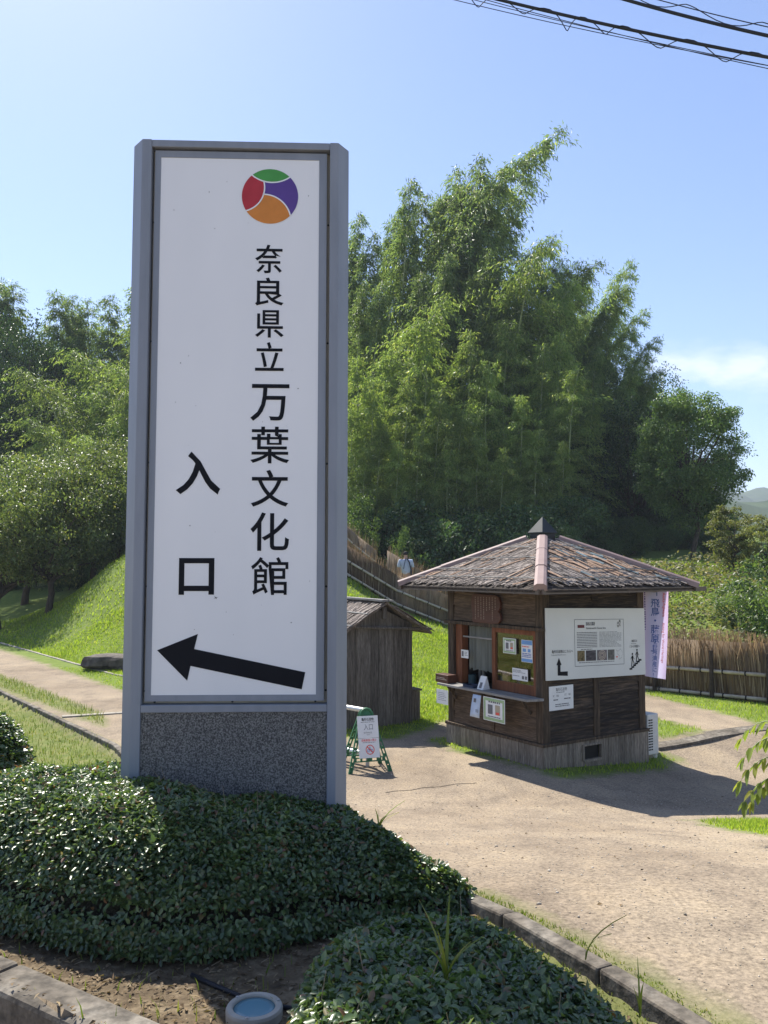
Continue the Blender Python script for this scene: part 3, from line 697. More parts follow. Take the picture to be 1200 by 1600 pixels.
b = MB(); b.box(.24, .27, 1.38, 1.41, .82, 1.6); b.box(.24, .27, 1.46, 1.485, .82, 1.6); b.build('inner_bar', mt_pipe, booth)
# counter
b = MB(); b.prism([(-.235, .03), (-.235, 1.80), (.015, 1.83), (.015, -.01), (-.03, -.03)][::-1], .802, .832)
b.build('counter', mt_wood_grey, booth, bevel=.004)
b = MB()
for y in (.2, .95, 1.65): b.bar((-.16, y, .80), (-.02, y, .62), .035, .035)
b.build('counter_bracket', mt_wood_post, booth)

# roof
RC, RE, ZE, ZT, RT = W / 2, W / 2 + .49, 2.15, 2.775, .15
def roof_pt(side, s, t, lift=0):
    r = RE * (1 - t) + RT * t; z = ZE + (ZT - ZE) * t + lift
    p = Vector((s, -r, z)); p.rotate(Matrix.Rotation(side * math.pi / 2, 3, 'Z')); return p + Vector((RC, RC, 0))
b = MB()
P = [roof_pt(k, -RE, 0, -.035) for k in range(4)] + [roof_pt(k, -RE, 0, 0) for k in range(4)] + [roof_pt(k, -RT, 1, 0) for k in range(4)]
b.add(P, [(3, 2, 1, 0), (0, 1, 5, 4), (1, 2, 6, 5), (2, 3, 7, 6), (3, 0, 4, 7), (4, 5, 9, 8), (5, 6, 10, 9), (6, 7, 11, 10), (7, 4, 8, 11), (8, 9, 10, 11)])
roof = b.build('roof', mt_wood_dark, booth)
def bark_strips(side, n, b, seed, tilt, wr, lr, lift0=.012, tlim=(0, .97)):
    r = random.Random(seed); slope = Vector((0, RE - RT, ZT - ZE)).length
    for _ in range(n):
        t = tlim[0] + (tlim[1] - tlim[0]) * (1 - math.sqrt(r.random())) ; rr = RE * (1 - t) + RT * t
        s = r.uniform(-rr, rr); L = r.uniform(*lr); w = r.uniform(*wr); a = r.gauss(tilt, .20); lift = lift0 + r.random() * .018
        up0, up1 = r.uniform(-.005, .014), r.uniform(-.004, .008)
        ds, dt = math.sin(a) * L, math.cos(a) * L / slope
        def ok(s_, t_): return -.012 <= t_ <= .99 and abs(s_) <= (RE * (1 - t_) + RT * t_) + .015
        if not ok(s + ds, t + dt): 
            ds *= .5; dt *= .5
            if not ok(s + ds, t + dt): continue
        ps, pt = math.cos(a) * w / 2, -math.sin(a) * w / 2 / slope
        bend = r.uniform(-.012, .012)
        V = []
        for f, upv in ((0, up0), (.5, .004), (1, up1)):
            for sg in (-1, 1):
                V.append(roof_pt(side, s + ds * f + ps * sg * (1 - .3 * r.random()) + bend * math.sin(f * 3.1), max(-.02, t + dt * f + pt * sg), lift + upv))
        V2 = [q + Vector((0, 0, .006)) for q in V]
        b.add(V + V2, [(0, 1, 3, 2), (2, 3, 5, 4), (6, 8, 9, 7), (8, 10, 11, 9), (0, 2, 8, 6), (2, 4, 10, 8), (1, 7, 9, 3), (3, 9, 11, 5), (0, 6, 7, 1), (4, 5, 11, 10)])
b = MB()
for sd in range(4): bark_strips(sd, 1700 if sd in (0, 3) else 500, b, 10 + sd, .55 if sd == 3 else -.45, (.010, .034), (.22, .75))
b.build('bark_covering', mt_bark, roof)['kind'] = 'stuff'
b = MB(); bark_strips(0, 70, b, 33, -.5, (.025, .07), (.25, .6), .03, (.1, .8)); bark_strips(3, 26, b, 34, .6, (.012, .03), (.2, .5), .03)
b.build('pale_bark_strip', mt_bark_tan, roof)['kind'] = 'stuff'
b = MB(); bark_strips(0, 15, b, 35, -.55, (.05, .09), (.15, .40), .030, (.0, .8))
b.build('torn_underlay', mt_under, roof)['kind'] = 'stuff'
b = MB(); r_ = random.Random(3)
for sd in range(4):
    for t in (.10, .27, .50, .74):
        rr = RE * (1 - t) + RT * t; s0 = -rr + .05
        while s0 < rr - .2:
            L = r_.uniform(.35, .95); s1 = min(s0 + L, rr - .05)
            if r_.random() < .86: b.tube([roof_pt(sd, s0, t, .066), roof_pt(sd, (s0 + s1) / 2, t + r_.uniform(-.012, .012), .072), roof_pt(sd, s1, t + r_.uniform(-.02, .02), .066)], .0085, 6)
            s0 = s1 + .02
b.build('roof_batten', mt_wood_grey, roof)
for k in range(4):
    a, c = roof_pt(k, -RE - .01, -.005, .02), roof_pt(k, -RT, 1, .02)
    ax = (c - a).normalized(); side = ax.cross(Vector((0, 0, 1))).normalized(); up = side.cross(ax)
    b = MB(); prof = [(-.078, -.03), (-.07, .03), (-.035, .052), (.035, .052), (.07, .03), (.078, -.03)]; st = (0, .34, .345, .68, .685, 1)
    for i in range(0, 6, 2):
        V = []
        for q, gsc in ((st[i], 1.0), (st[i + 1] + (.012 if i < 4 else 0), .96)):
            V += [a.lerp(c, q) + side * (u * gsc) + up * (h * gsc + .002 * (i % 4)) for u, h in prof]
        b.add(V, [(j, j + 1, j + 7, j + 6) for j in range(5)] + [(0, 5, 11, 6), tuple(range(6)), tuple(range(6, 12))[::-1]])
    b.build('hip_cap', mt_ridge, roof, bevel=.003)
for k in range(4):
    a, c = roof_pt(k, -RE - .03, 0, -.03), roof_pt(k, RE + (.20 if k == 0 else .03), 0, -.03)
    o = (a - c).cross(Vector((0, 0, 1))).normalized() * -.02
    b = MB(); b.bar(a + o * -1.6, c + o * -1.6, .055, .05); b.bar(a + o * -1.6 + Vector((0, 0, .026)), c + o * -1.6 + Vector((0, 0, .026)), .066, .01)
    n = 6
    for i in range(1, n): q = a.lerp(c, i / n) - o * 1.6; b.bar(q - (c - a).normalized() * .012, q + (c - a).normalized() * .012, .062, .058)
    b.build('gutter', mt_gutter, roof)
b = MB(); q = [(1.2 * .14 * math.cos(rad(45 + 90 * k)), 1.2 * .14 * math.sin(rad(45 + 90 * k))) for k in range(4)]
b.prism([(RC + x, RC + y) for x, y in q], 2.74, 2.865)
q2 = [(RC + x * 1.20, RC + y * 1.20) for x, y in q]
b.prism(q2, 2.865, 2.88); b.add([(x, y, 2.88) for x, y in q2] + [(RC, RC, 3.10)], [(0, 1, 4), (1, 2, 4), (2, 3, 4), (3, 0, 4)])
b.build('finial', mt_finial, roof, bevel=.003)

# things fixed to or standing on the booth
def notice(name, u0, u1, z0, z1, mp, label, cat, base=mt_paper, th=.0025, off=.004, group=None):
    b = MB(); plate(b, u0, u1, z0, z1, mp, th, off); o = b.build(name, base); on_booth(o, label, cat, group); return o, off + th + .0012
def ink(o, mat, fn, nm='printing'):
    b = MB(); fn(b); c = b.build(nm, mat, o); return c
# big white board
bd_mp = lambda u, z, off=0: (u, -.036 - off, z - .026 * u)
bo = MB(); plate(bo, .012, 1.80, 1.045, 1.912, bd_mp, .02); board = bo.build('information_board', mt_board, bevel=.002)
on_booth(board, 'large white information board with map panel and bent black arrow on booth side', 'board')
E1 = .0225
def f(b):
    z = 1.30
    poly(b, [(.175, 1.225), (.262, 1.225), (.218, 1.312)], bd_mp, E1)
    rect(b, .195, .243, 1.145, 1.226, bd_mp, E1)
    poly(b, [(.195, 1.10), (.365, 1.09), (.365, 1.145), (.195, 1.145)], bd_mp, E1)
ink(board, mt_black, f, 'bent_arrow')
def f(b):
    put_line(b, '亀形石造物はこちらへ', .10, 1.372, .032, bd_mp, .008, E1, width=.36)
    put_line(b, 'Turtle-shaped Stone Structure', .085, 1.342, .013, bd_mp, .004, E1, width=.25)
    put_line(b, '酒船石は', 1.53, 1.475, .026, bd_mp, .006, E1, width=.11); put_line(b, 'Sakafuneishi', 1.52, 1.448, .012, bd_mp, .003, E1, width=.10)
    put_line(b, 'こちらの階段へ', 1.49, 1.405, .027, bd_mp, .006, E1, width=.20)
ink(board, mt_ink, f, 'lettering')
pb = MB()
for a in ((.49, .496, 1.195, 1.775), (1.38, 1.386, 1.195, 1.775), (.496, 1.38, 1.195, 1.201), (.496, 1.38, 1.769, 1.775)): rect(pb, *a, bd_mp, E1)
ink(board, mt_ink_lt, lambda b: (b.v.extend(pb.v), b.f.extend(pb.f)), 'panel_border')
def f(b):
    put_line(b, '酒船石遺跡', .69, 1.70, .036, bd_mp, .006, E1, width=.165); put_line(b, 'Sakafuneishi Stone Site', .69, 1.652, .026, bd_mp, .003, E1, width=.36)
    put_column(b, '亀', 1.315, 1.765, .040, .04, bd_mp, .004, E1); put_column(b, '石', 1.315, 1.72, .040, .04, bd_mp, .004, E1); put_column(b, '酒', 1.28, 1.74, .034, .036, bd_mp, .004, E1); put_column(b, '船', 1.28, 1.70, .034, .036, bd_mp, .004, E1)
ink(board, mt_ink, f, 'title')
def f(b):
    small_print(b, .53, .89, 1.42, 1.62, 10, bd_mp, E1, .42, seg=(.006, .03), seed=2); small_print(b, .93, 1.34, 1.42, 1.62, 13, bd_mp, E1, .3, seg=(.02, .08), seed=3); small_print(b, .6, .8, 1.395, 1.41, 1, bd_mp, E1, .6, seed=5)
ink(board, mt_ink_lt, f, 'small_print')
ink(board, plain('dark_red_print', (.13, .03, .035)), lambda b: rect(b, .545, .665, 1.668, 1.705, bd_mp, E1), 'red_tab')
ph = [M('stone_photo', [(.3, (.05, .04, .02)), (.7, (.26, .2, .1))], scale=30, bump=0), M('slab_photo', [(.3, (.035, .03, .035)), (.7, (.12, .11, .12))], sc=(1, 1, 5), scale=14, bump=0),
      M('ring_photo', [(.3, (.10, .085, .09)), (.7, (.22, .19, .19))], scale=24, bump=0), M('carving_photo', [(.3, (.08, .08, .07)), (.7, (.22, .21, .19))], scale=22, bump=0)]
for (a0, a1), mt in zip(((.535, .665), (.685, .865), (.885, 1.065), (1.08, 1.205)), ph):
    ink(board, mt, lambda b: rect(b, a0, a1, 1.258, 1.388, bd_mp, E1), 'photograph')
def f(b):
    for R_ in (.018, .036, .056):
        for k in range(20):
            a, c = 2*math.pi*k/20, 2*math.pi*(k+1)/20
            poly(b, [(.975+R_*math.cos(a), 1.323+R_*math.sin(a)), (.975+R_*math.cos(c), 1.323+R_*math.sin(c)), (.975+(R_+.007)*math.cos(c), 1.323+(R_+.007)*math.sin(c)), (.975+(R_+.007)*math.cos(a), 1.323+(R_+.007)*math.sin(a))], bd_mp, E1 + .001)
ink(board, mt_cream, f, 'ring_drawing')
def f(b):
    r = random.Random(9); p = [(1.24, 1.38), (1.26, 1.33), (1.30, 1.30), (1.29, 1.26), (1.34, 1.28), (1.36, 1.34), (1.32, 1.39), (1.27, 1.36)]
    for (ax, ay), (bx, by) in zip(p, p[1:] + p[:1]): poly(b, [(ax, ay), (bx, by), (bx, by + .004), (ax, ay + .004)], bd_mp, E1)
    small_print(b, .56, 1.2, 1.232, 1.248, 1, bd_mp, E1, .5, seed=6)
ink(board, mt_ink_lt, f, 'map_outline')
ink(board, mt_redtxt, lambda b: rect(b, 1.235, 1.265, 1.285, 1.30, bd_mp, E1), 'red_mark')
def f(b):      # two people climbing stairs
    for k in range(6): rect(b, 1.485 + .036 * k, 1.54 + .036 * k, 1.118 + .022 * k, 1.140 + .022 * k, bd_mp, E1)
    for dx, dz in ((1.545, 1.165), (1.635, 1.215)):
        c = [(dx + .014 * math.cos(a), dz + .155 + .014 * math.sin(a)) for a in np.linspace(0, 6.283, 11)[:-1]]; poly(b, c, bd_mp, E1)
        for q in ([(-.012, .075), (.012, .075), (.018, .135), (-.010, .135)], [(-.012, .08), (.002, .08), (-.010, .0), (-.026, .0)], [(.0, .08), (.013, .08), (.036, .035), (.026, .028)], [(.026, .04), (.036, .038), (.034, -.005), (.022, -.005)], [(-.010, .13), (.0, .13), (-.03, .085), (-.037, .09)], [(.008, .128), (.016, .12), (.040, .088), (.034, .082)]):
            poly(b, [(dx + x, dz + y) for x, y in q], bd_mp, E1)
ink(board, mt_black, f, 'stair_pictogram')

o, e = notice('paper_notice', .08, .49, .675, .965, mR, 'white paper notice of opening hours pinned on dark boards under the big board', 'notice', off=.022)
def f(b):
    put_line(b, '亀形石造物', .19, .905, .034, mR, .008, e, width=.19); put_line(b, '9：00', .14, .835, .026, mR, .004, e, width=.10); put_line(b, '17：00', .33, .84, .026, mR, .004, e, width=.11)
    small_print(b, .15, .26, .79, .81, 1, mR, e, .7, seed=1); small_print(b, .33, .44, .795, .815, 1, mR, e, .7, seed=2); small_print(b, .18, .42, .71, .755, 2, mR, e, .5, seed=4); small_print(b, .2, .34, .88, .893, 1, mR, e, .6, seed=7)
ink(o, mt_ink_lt, f)
# carved plaque with clover-like right edge
pl = [(-1.26, 1.70), (-1.24, 1.675), (-.86, 1.67), (-.74, 1.68), (-.69, 1.73), (-.70, 1.80), (-.735, 1.84), (-.70, 1.88), (-.695, 1.95), (-.73, 2.02), (-.78, 2.045), (-1.20, 2.055), (-1.25, 2.04), (-1.275, 1.99), (-1.275, 1.86), (-1.255, 1.80)]
b = MB(); n = len(pl); P = [mL(u, z, .02) for u, z in pl] + [mL(u, z, .055) for u, z in pl]
b.add(P, [tuple(range(n))[::-1], tuple(range(n, 2*n))] + [(i, (i+1) % n, n+(i+1) % n, n+i) for i in range(n)])
plaque = on_booth(b.build('name_plaque', mt_plaque, bevel=.006), 'brown wooden plaque with scalloped edge and pale vertical writing above the window', 'plaque')
ink(plaque, plain('worn_lettering', (.27, .20, .15)), lambda b: small_print(b, -1.215, -.76, 1.72, 2.015, 8, mL, .0575, .24, True, (.012, .022), 11), 'carved_writing')
# papers by the window
gp = 'notices about the counter window'
def poster(u0, u1, z0, z1, label, off, frame=mt_green, seed=1, kind='frame'):
    o, e = notice('paper_notice', u0, u1, z0, z1, mL, label, 'notice', off=off, group=gp); w, h = u1 - u0, z1 - z0
    if kind == 'frame':
        def f(b):
            t = .045 * h / .3
            for a in ((u0 + .01, u1 - .01, z0 + .008, z0 + t), (u0 + .01, u1 - .01, z1 - t, z1 - .008), (u0 + .01, u0 + t, z0 + t, z1 - t), (u1 - t, u1 - .01, z0 + t, z1 - t)): rect(b, *a, mL, e)
        ink(o, plain('pale_green_print', (.33, .45, .25)), f, 'border')
        def f(b):
            small_print(b, u0 + w * .25, u1 - w * .2, z1 - h * .23, z1 - h * .13, 1, mL, e + .001, .7, seg=(w * .05, w * .08), seed=seed)
            rect(b, u0 + w * .22, u0 + w * .44, z0 + h * .30, z0 + h * .70, mL, e + .001); small_print(b, u0 + w * .22, u1 - w * .2, z0 + h * .16, z0 + h * .24, 1, mL, e + .001, .5, seed=seed + 1)
        ink(o, mt_ink_lt, f)
        ink(o, plain('tan_print', (.42, .36, .26)), lambda b: rect(b, u0 + w * .56, u0 + w * .78, z0 + h * .30, z0 + h * .72, mL, e + .001), 'ticket_picture')
        ink(o, mt_redtxt, lambda b: rect(b, u0 + w * .59, u0 + w * .75, z0 + h * .31, z0 + h * .42, mL, e + .002), 'red_mark')
    return o, e
poster(-.705, -.462, 1.315, 1.508, 'green bordered ticket price sheet on the window glass', .0)
o, e = poster(-.365, -.168, 1.235, 1.507, 'white sheet with blue bands at right end of window glass', .0, kind='none')
def f(b): rect(b, -.36, -.173, 1.45, 1.502, mL, e); rect(b, -.36, -.173, 1.24, 1.278, mL, e); rect(b, -.34, -.28, 1.36, 1.40, mL, e); rect(b, -.25, -.20, 1.36, 1.40, mL, e)
ink(o, plain('blue_print', (.16, .32, .60)), f, 'blue_band'); ink(o, mt_redtxt, lambda b: small_print(b, -.35, -.20, 1.415, 1.435, 1, mL, e, .6, seed=3), 'red_line'); ink(o, mt_bluetxt, lambda b: small_print(b, -.35, -.19, 1.29, 1.35, 3, mL, e, .5, seed=5))
o, e = poster(-.535, -.255, 1.0, 1.145, 'white text sheet low on the window glass with small pictures', .0, kind='none')
ink(o, mt_ink_lt, lambda b: (small_print(b, -.52, -.30, 1.09, 1.13, 3, mL, e, .4, seed=8), small_print(b, -.52, -.40, 1.045, 1.06, 1, mL, e, .5, seed=9), rect(b, -.36, -.32, 1.02, 1.06, mL, e), rect(b, -.305, -.268, 1.02, 1.06, mL, e)))
o, e = poster(-1.545, -1.39, 1.18, 1.29, 'small white card on left edge of the counter opening', .012, kind='none')
ink(o, mt_ink_lt, lambda b: (rect(b, -1.53, -1.49, 1.20, 1.27, mL, e), small_print(b, -1.47, -1.40, 1.21, 1.27, 3, mL, e, .4, seed=3)))
o, e = poster(-1.80, -1.545, .56, .752, 'plain white sheet hung below left end of counter', .24, kind='none')
ink(o, mt_ink_lt, lambda b: small_print(b, -1.76, -1.58, .60, .72, 5, mL, e, .22, seed=13))
poster(-.815, -.41, .485, .775, 'largest green bordered price sheet hanging below the counter', .24, seed=5)
b = MB(); P = []
for k in range(7):
    z = .775 - .28 * k / 6; o_ = .243 + .03 * math.sin(k / 6 * 1.5); P += [mL(-1.015 - .03 * k / 6, z, o_), mL(-.855 - .004 * k / 6, z, o_)]
b.add(P, [(2*k, 2*k+1, 2*k+3, 2*k+2) for k in range(6)]); o = on_booth(b.build('leaflet_sheet', mt_paper_blue, smooth=True), 'pale blue curling leaflet hanging from counter beside the price sheet', 'leaflet', gp)
o.modifiers.new('thickness', 'SOLIDIFY').thickness = .002
ink(o, mt_ink_lt, lambda b: (rect(b, -.985, -.94, .68, .73, lambda u, z, f_: mL(u, z, .262 + (.72 - z) * .06), .0), small_print(b, -.93, -.875, .56, .60, 3, lambda u, z, f_: mL(u, z, .278), .0, .5, seed=2)))
# counter things
b = MB(); b.box(-.20, -.05, 1.60, 1.88, .833, .945); o = on_booth(b.build('wooden_box', mt_plaque, bevel=.006), 'small reddish wooden box standing at the left end of the counter', 'box')
ink(o, mt_cream, lambda b: small_print(b, -1.85, -1.63, .87, .91, 2, mL, .2015, .4, seg=(.01, .03), seed=3), 'writing')
b = MB(); b.box(-.17, -.02, 1.10, 1.32, .8325, .842); b.box(-.17, -.16, 1.10, 1.32, .842, .862); b.box(-.03, -.02, 1.10, 1.32, .842, .862); b.box(-.16, -.03, 1.10, 1.11, .842, .862); b.box(-.16, -.03, 1.31, 1.32, .842, .862)
on_booth(b.build('money_tray', plain('dark_blue_tray', (.02, .035, .075), rough=.5), bevel=.003), 'dark blue coin tray lying on the counter', 'tray')
b = MB(); b.add([(-.17, .91, .8325), (-.17, 1.03, .8325), (-.10, .91, 1.0), (-.10, 1.03, 1.0), (-.05, .91, .8325), (-.05, 1.03, .8325)], [(0, 1, 3, 2), (2, 3, 5, 4), (0, 2, 4), (1, 5, 3), (0, 4, 5, 1)])
o = on_booth(b.build('card_stand', mt_paper), 'small white tent card leaning on the counter beside the red stile', 'card')
ink(o, mt_ink_lt, lambda b: rect(b, -1.0, -.95, .85, .92, lambda u, z, f_: (-.172 + (z - .8325) * .418, -u, z), 0))
b = MB(); b.box(.03, .06, .655, .76, .957, 1.06); on_booth(b.build('paper_card', mt_paper), 'tiny white card behind the glass next to a green bottle', 'card')
b = MB(); b.lathe([(.016, 0), (.018, .01), (.018, .05), (.008, .065), (.008, .085)], 12, (.045, .80, .957)); on_booth(b.build('small_bottle', plain('green_bottle', (.06, .22, .10))), 'tiny green bottle on the sill behind the window glass', 'bottle')
b = MB(); b.lathe([(.05, 0), (.055, .005), (.055, .12), (.045, .12), (.045, .02)], 14, (.10, 1.45, .833)); on_booth(b.build('pen_pot', plain('dark_teal_pot', (.02, .05, .06))), 'dark round pot standing inside the counter opening', 'pot')

# air conditioner outdoor unit beside the booth
ac = thing('air_conditioner_unit', 'white outdoor air conditioner unit with slotted side by the booth', 'air conditioner', tuple(kw(1.885, .0)), KYAW)
gb = gz(*kw(2.05, 0)[:2])
b = MB(); b.box(0, .22, 0, .72, gb + .07, gb + .60); cas = b.build('casing', mt_ac, ac, bevel=.012)
b = MB()
for i in range(12):
    z = gb + .13 + i * .035
    for u0, u1 in ((.018, .060), (.068, .10)): b.box(u0, u1, -.002, .004, z, z + .017)
b.build('vent_slot', mt_dark, ac)
b = MB(); b.box(.01, .21, .06, .14, gb, gb + .069); b.box(.01, .21, .56, .64, gb, gb + .069); b.build('foot', mt_conc_lt, ac)

# banner
mt_flag, t_, b_ = new_mat('banner_cloth')
v_ = mapping(t_, (1, 1, 1)); sp_ = t_.nodes.new('ShaderNodeSeparateXYZ'); t_.links.new(v_, sp_.inputs[0])
r1_ = ramp(t_, [(0, (.78, .60, .80)), (.3, (.62, .58, .82)), (.55, (.66, .60, .84)), (1, (.70, .45, .72))]); k_ = math_n(t_, 'MULTIPLY_ADD', sp_.outputs[0], 2.4); t_.nodes[-1].inputs[2].default_value = .0
t_.links.new(k_, r1_.inputs[0]); t_.links.new(r1_.outputs[0], b_.inputs['Base Color']); b_.inputs['Roughness'].default_value = .8
trb = t_.nodes.new('ShaderNodeBsdfTranslucent'); t_.links.new(r1_.outputs[0], trb.inputs[0]); msf = t_.nodes.new('ShaderNodeMixShader'); msf.inputs[0].default_value = .45
t_.links.new(b_.outputs[0], msf.inputs[1]); t_.links.new(trb.outputs[0], msf.inputs[2]); t_.links.new(msf.outputs[0], t_.nodes['Material Output'].inputs[0])
FX, FY = 3.54, 11.5; fz = gz(FX, FY)
flag = thing('banner_flag', 'pink and lilac vertical banner flag with Japanese lettering beside the booth', 'banner', (FX, FY, 0), rad(-18))
FW, FB, FT = .36, .93, 2.30
def fl(u, z, off=0):
    t = (FT - z) / (FT - FB); wv = .035 * math.sin(u * 15 + t * 3.5) * (u / FW) + .05 * t * (u / FW) ** 2
    return (u * (1 - .05 * t) - .045 * t * (u / FW) * t, wv - off, z - .05 * (u / FW) * t * t)
b = MB(); nu, nv = 12, 30; P = [fl(FW * i / nu, FT - (FT - FB) * j / nv) for j in range(nv + 1) for i in range(nu + 1)]
b.add(P, [(j*(nu+1)+i, j*(nu+1)+i+1, (j+1)*(nu+1)+i+1, (j+1)*(nu+1)+i) for j in range(nv) for i in range(nu)]); cl = b.build('cloth', mt_flag, flag, smooth=True)
b = MB(); put_column(b, '「飛鳥・藤原」', .185, 2.10, .125, .118, fl, .012, .004); put_column(b, 'を世界遺産に！', .185, 1.445, .078, .0745, fl, .008, .004); b.build('lettering', mt_bluetxt, cl)
b = MB(); V, F = glyphs('Asuka-Fujiwara', .01); b.add([fl(.285 + y * .052, 2.06 - x * .052, .004) for x, y in V], F); V, F = glyphs('Aiming for World Heritage', .006); b.add([fl(.285 + y * .048, 1.66 - x * .048, .004) for x, y in V], F); b.build('lettering', mt_redtxt, cl)
b = MB(); small_print(b, .035, .06, 1.35, 2.1, 1, fl, .004, .6, True, (.012, .03), 3); b.build('small_print', mt_purple, cl)
MB().tube([(-.012, 0, fz + .02), (-.012, 0, 2.36)], .010, 8).build('pole', mt_pipe, flag)
MB().tube([(-.02, 0, 2.335), (FW, 0, 2.335)], .006, 6).build('cross_rod', mt_pipe, flag)
b = MB(); b.box(-.17, .17, -.17, .13, fz - .04, fz + .09); b.build('weight_base', mt_ac, flag, bevel=.025)

# ------------------------------------------------------------------ shed
shed = thing('wooden_shed', 'small grey weathered plank shed with bark gable roof behind the pylon sign', 'shed', (.45, 13.04, 0), math.atan2(.54, 1.02))
SW, SH, SD = 1.17, 1.50, 1.7      # x runs from -SW (left) to 0, y runs back
zf_ = -.12
b = MB(); apx = -SW / 2 + .05; peak = 1.80
u = -SW
while u < -.01:
    w = min(random.uniform(.09, .14), -u); j = random.uniform(0, .012)
    def top(q): return SH + (peak - SH - .03) * max(0, 1 - abs(q - apx) / (SW / 2))
    V = [(u, j, zf_), (u + w - .005, j, zf_), (u + w - .005, j, top(u + w)), (u, j, top(u)), (u, .03, zf_), (u + w - .005, .03, zf_), (u + w - .005, .03, top(u + w)), (u, .03, top(u))]
    b.add(V, [(0, 1, 2, 3), (7, 6, 5, 4), (4, 5, 1, 0), (5, 6, 2, 1), (6, 7, 3, 2), (7, 4, 0, 3)]); u += w
for xx in (-SW, -.03):
    y = .03
    while y < SD: w = random.uniform(.1, .14); b.box(xx, xx + .03, y, min(y + w - .005, SD), zf_, SH - .02); y += w
b.box(-SW, 0, SD, SD + .03, zf_, SH)
b.build('wall', mt_shed, shed)
b = MB(); r_ = random.Random(8)
def shed_roof(s, y, lift=0):       # s from -1 (left eave) to 1 (right eave)
    half = SW / 2 + .20; return Vector((apx + s * half, y, peak + .05 - abs(s) * (peak - SH + .18) + lift))
for a, c in ((-1, 0), (0, 1)):
    P = [shed_roof(s, y, l) for l in (0, .035) for s, y in ((a, -.16), (c, -.16), (c, SD + .15), (a, SD + .15))]
    b.add(P, [(3, 2, 1, 0), (4, 5, 6, 7), (0, 1, 5, 4), (1, 2, 6, 5), (2, 3, 7, 6), (3, 0, 4, 7)])
rf = b.build('roof', mt_bark, shed)
b = MB()
for _ in range(420):
    s0 = r_.uniform(-1, .75); y0 = r_.uniform(-.22, SD); L = r_.uniform(.15, .45); sgn = -1 if s0 < 0 else 1
    if s0 < 0: s1 = max(-1.06, s0 - .3)
    else: s1 = min(1.08, s0 + .35)
    w = r_.uniform(.02, .05); l = .038 + r_.random() * .025; dy = r_.uniform(-.05, .05)
    P = [shed_roof(s0, y0, l), shed_roof(s0, y0 + w, l), shed_roof(s1, y0 + w + dy, l + .01), shed_roof(s1, y0 + dy, l + .01)]
    b.add(P + [p + Vector((0, 0, .008)) for p in P], [(3, 2, 1, 0), (4, 5, 6, 7), (0, 1, 5, 4), (1, 2, 6, 5), (2, 3, 7, 6), (3, 0, 4, 7)])
b.build('bark_covering', mt_bark, rf)['kind'] = 'stuff'
b = MB(); b.bar(shed_roof(-.06, -.2, .08), shed_roof(-.06, SD + .2, .08), .12, .03); b.bar(shed_roof(.05, -.2, .07), shed_roof(.05, SD + .2, .07), .10, .025)
for s in (-.45, -.8): b.tube([shed_roof(s, -.2, .075), shed_roof(s, SD + .15, .075)], .012, 6)
b.build('ridge_board', mt_wood_grey, rf)
b = MB(); b.bar((apx, -.06, 1.62), (apx, -.06, 1.80), .06, .06, (0, 1, 0)); b.tube([(-SW - .08, -.06, SH + .02), (.30, -.06, SH - .06)], .022, 8); b.build('gable_beam', mt_shed, shed)
# low box against the shed's right side
b = MB()
for k in range(3): b.box(.04 + .055 * k, .04 + .055 * k + .05, .12, .15, -.12, .46 + .01 * (k % 2))
b.box(.04, .205, .151, .36, -.12, .45); b.box(.02, .225, .10, .38, .47, .495)
o = b.build('wooden_bin', mt_shed); o.location = shed.location; o.rotation_euler = shed.rotation_euler; tag(o, 'low dark plank bin standing against right side of the shed', 'bin')
# bent reed screen just left of the shed
b = MB(); P = []
cx_, cy_ = -1.55, 11.55
for k in range(26):
    a = -1.15 + 2.3 * k / 25; hgt = 1.0
    x_ = cx_ + .86 + .14 * math.cos(a * 1.2); z_ = .62 + .60 * math.sin(a)
    P += [(x_ - .55, cy_ + .10, z_), (x_, cy_, z_)]
b.add(P, [(2*k, 2*k+1, 2*k+3, 2*k+2) for k in range(25)])
scr = b.build('reed_screen', mt_brush, smooth=True); scr.modifiers.new('thickness', 'SOLIDIFY').thickness = .02
tag(scr, 'bowed reed screen with pale edge half hidden between sign and shed', 'screen')
b = MB(); b.tube([(P[2*k+1][0], P[2*k+1][1] - .015, P[2*k+1][2]) for k in range(26)], .014, 7); b.build('edge_binding', mt_bamboo, scr)

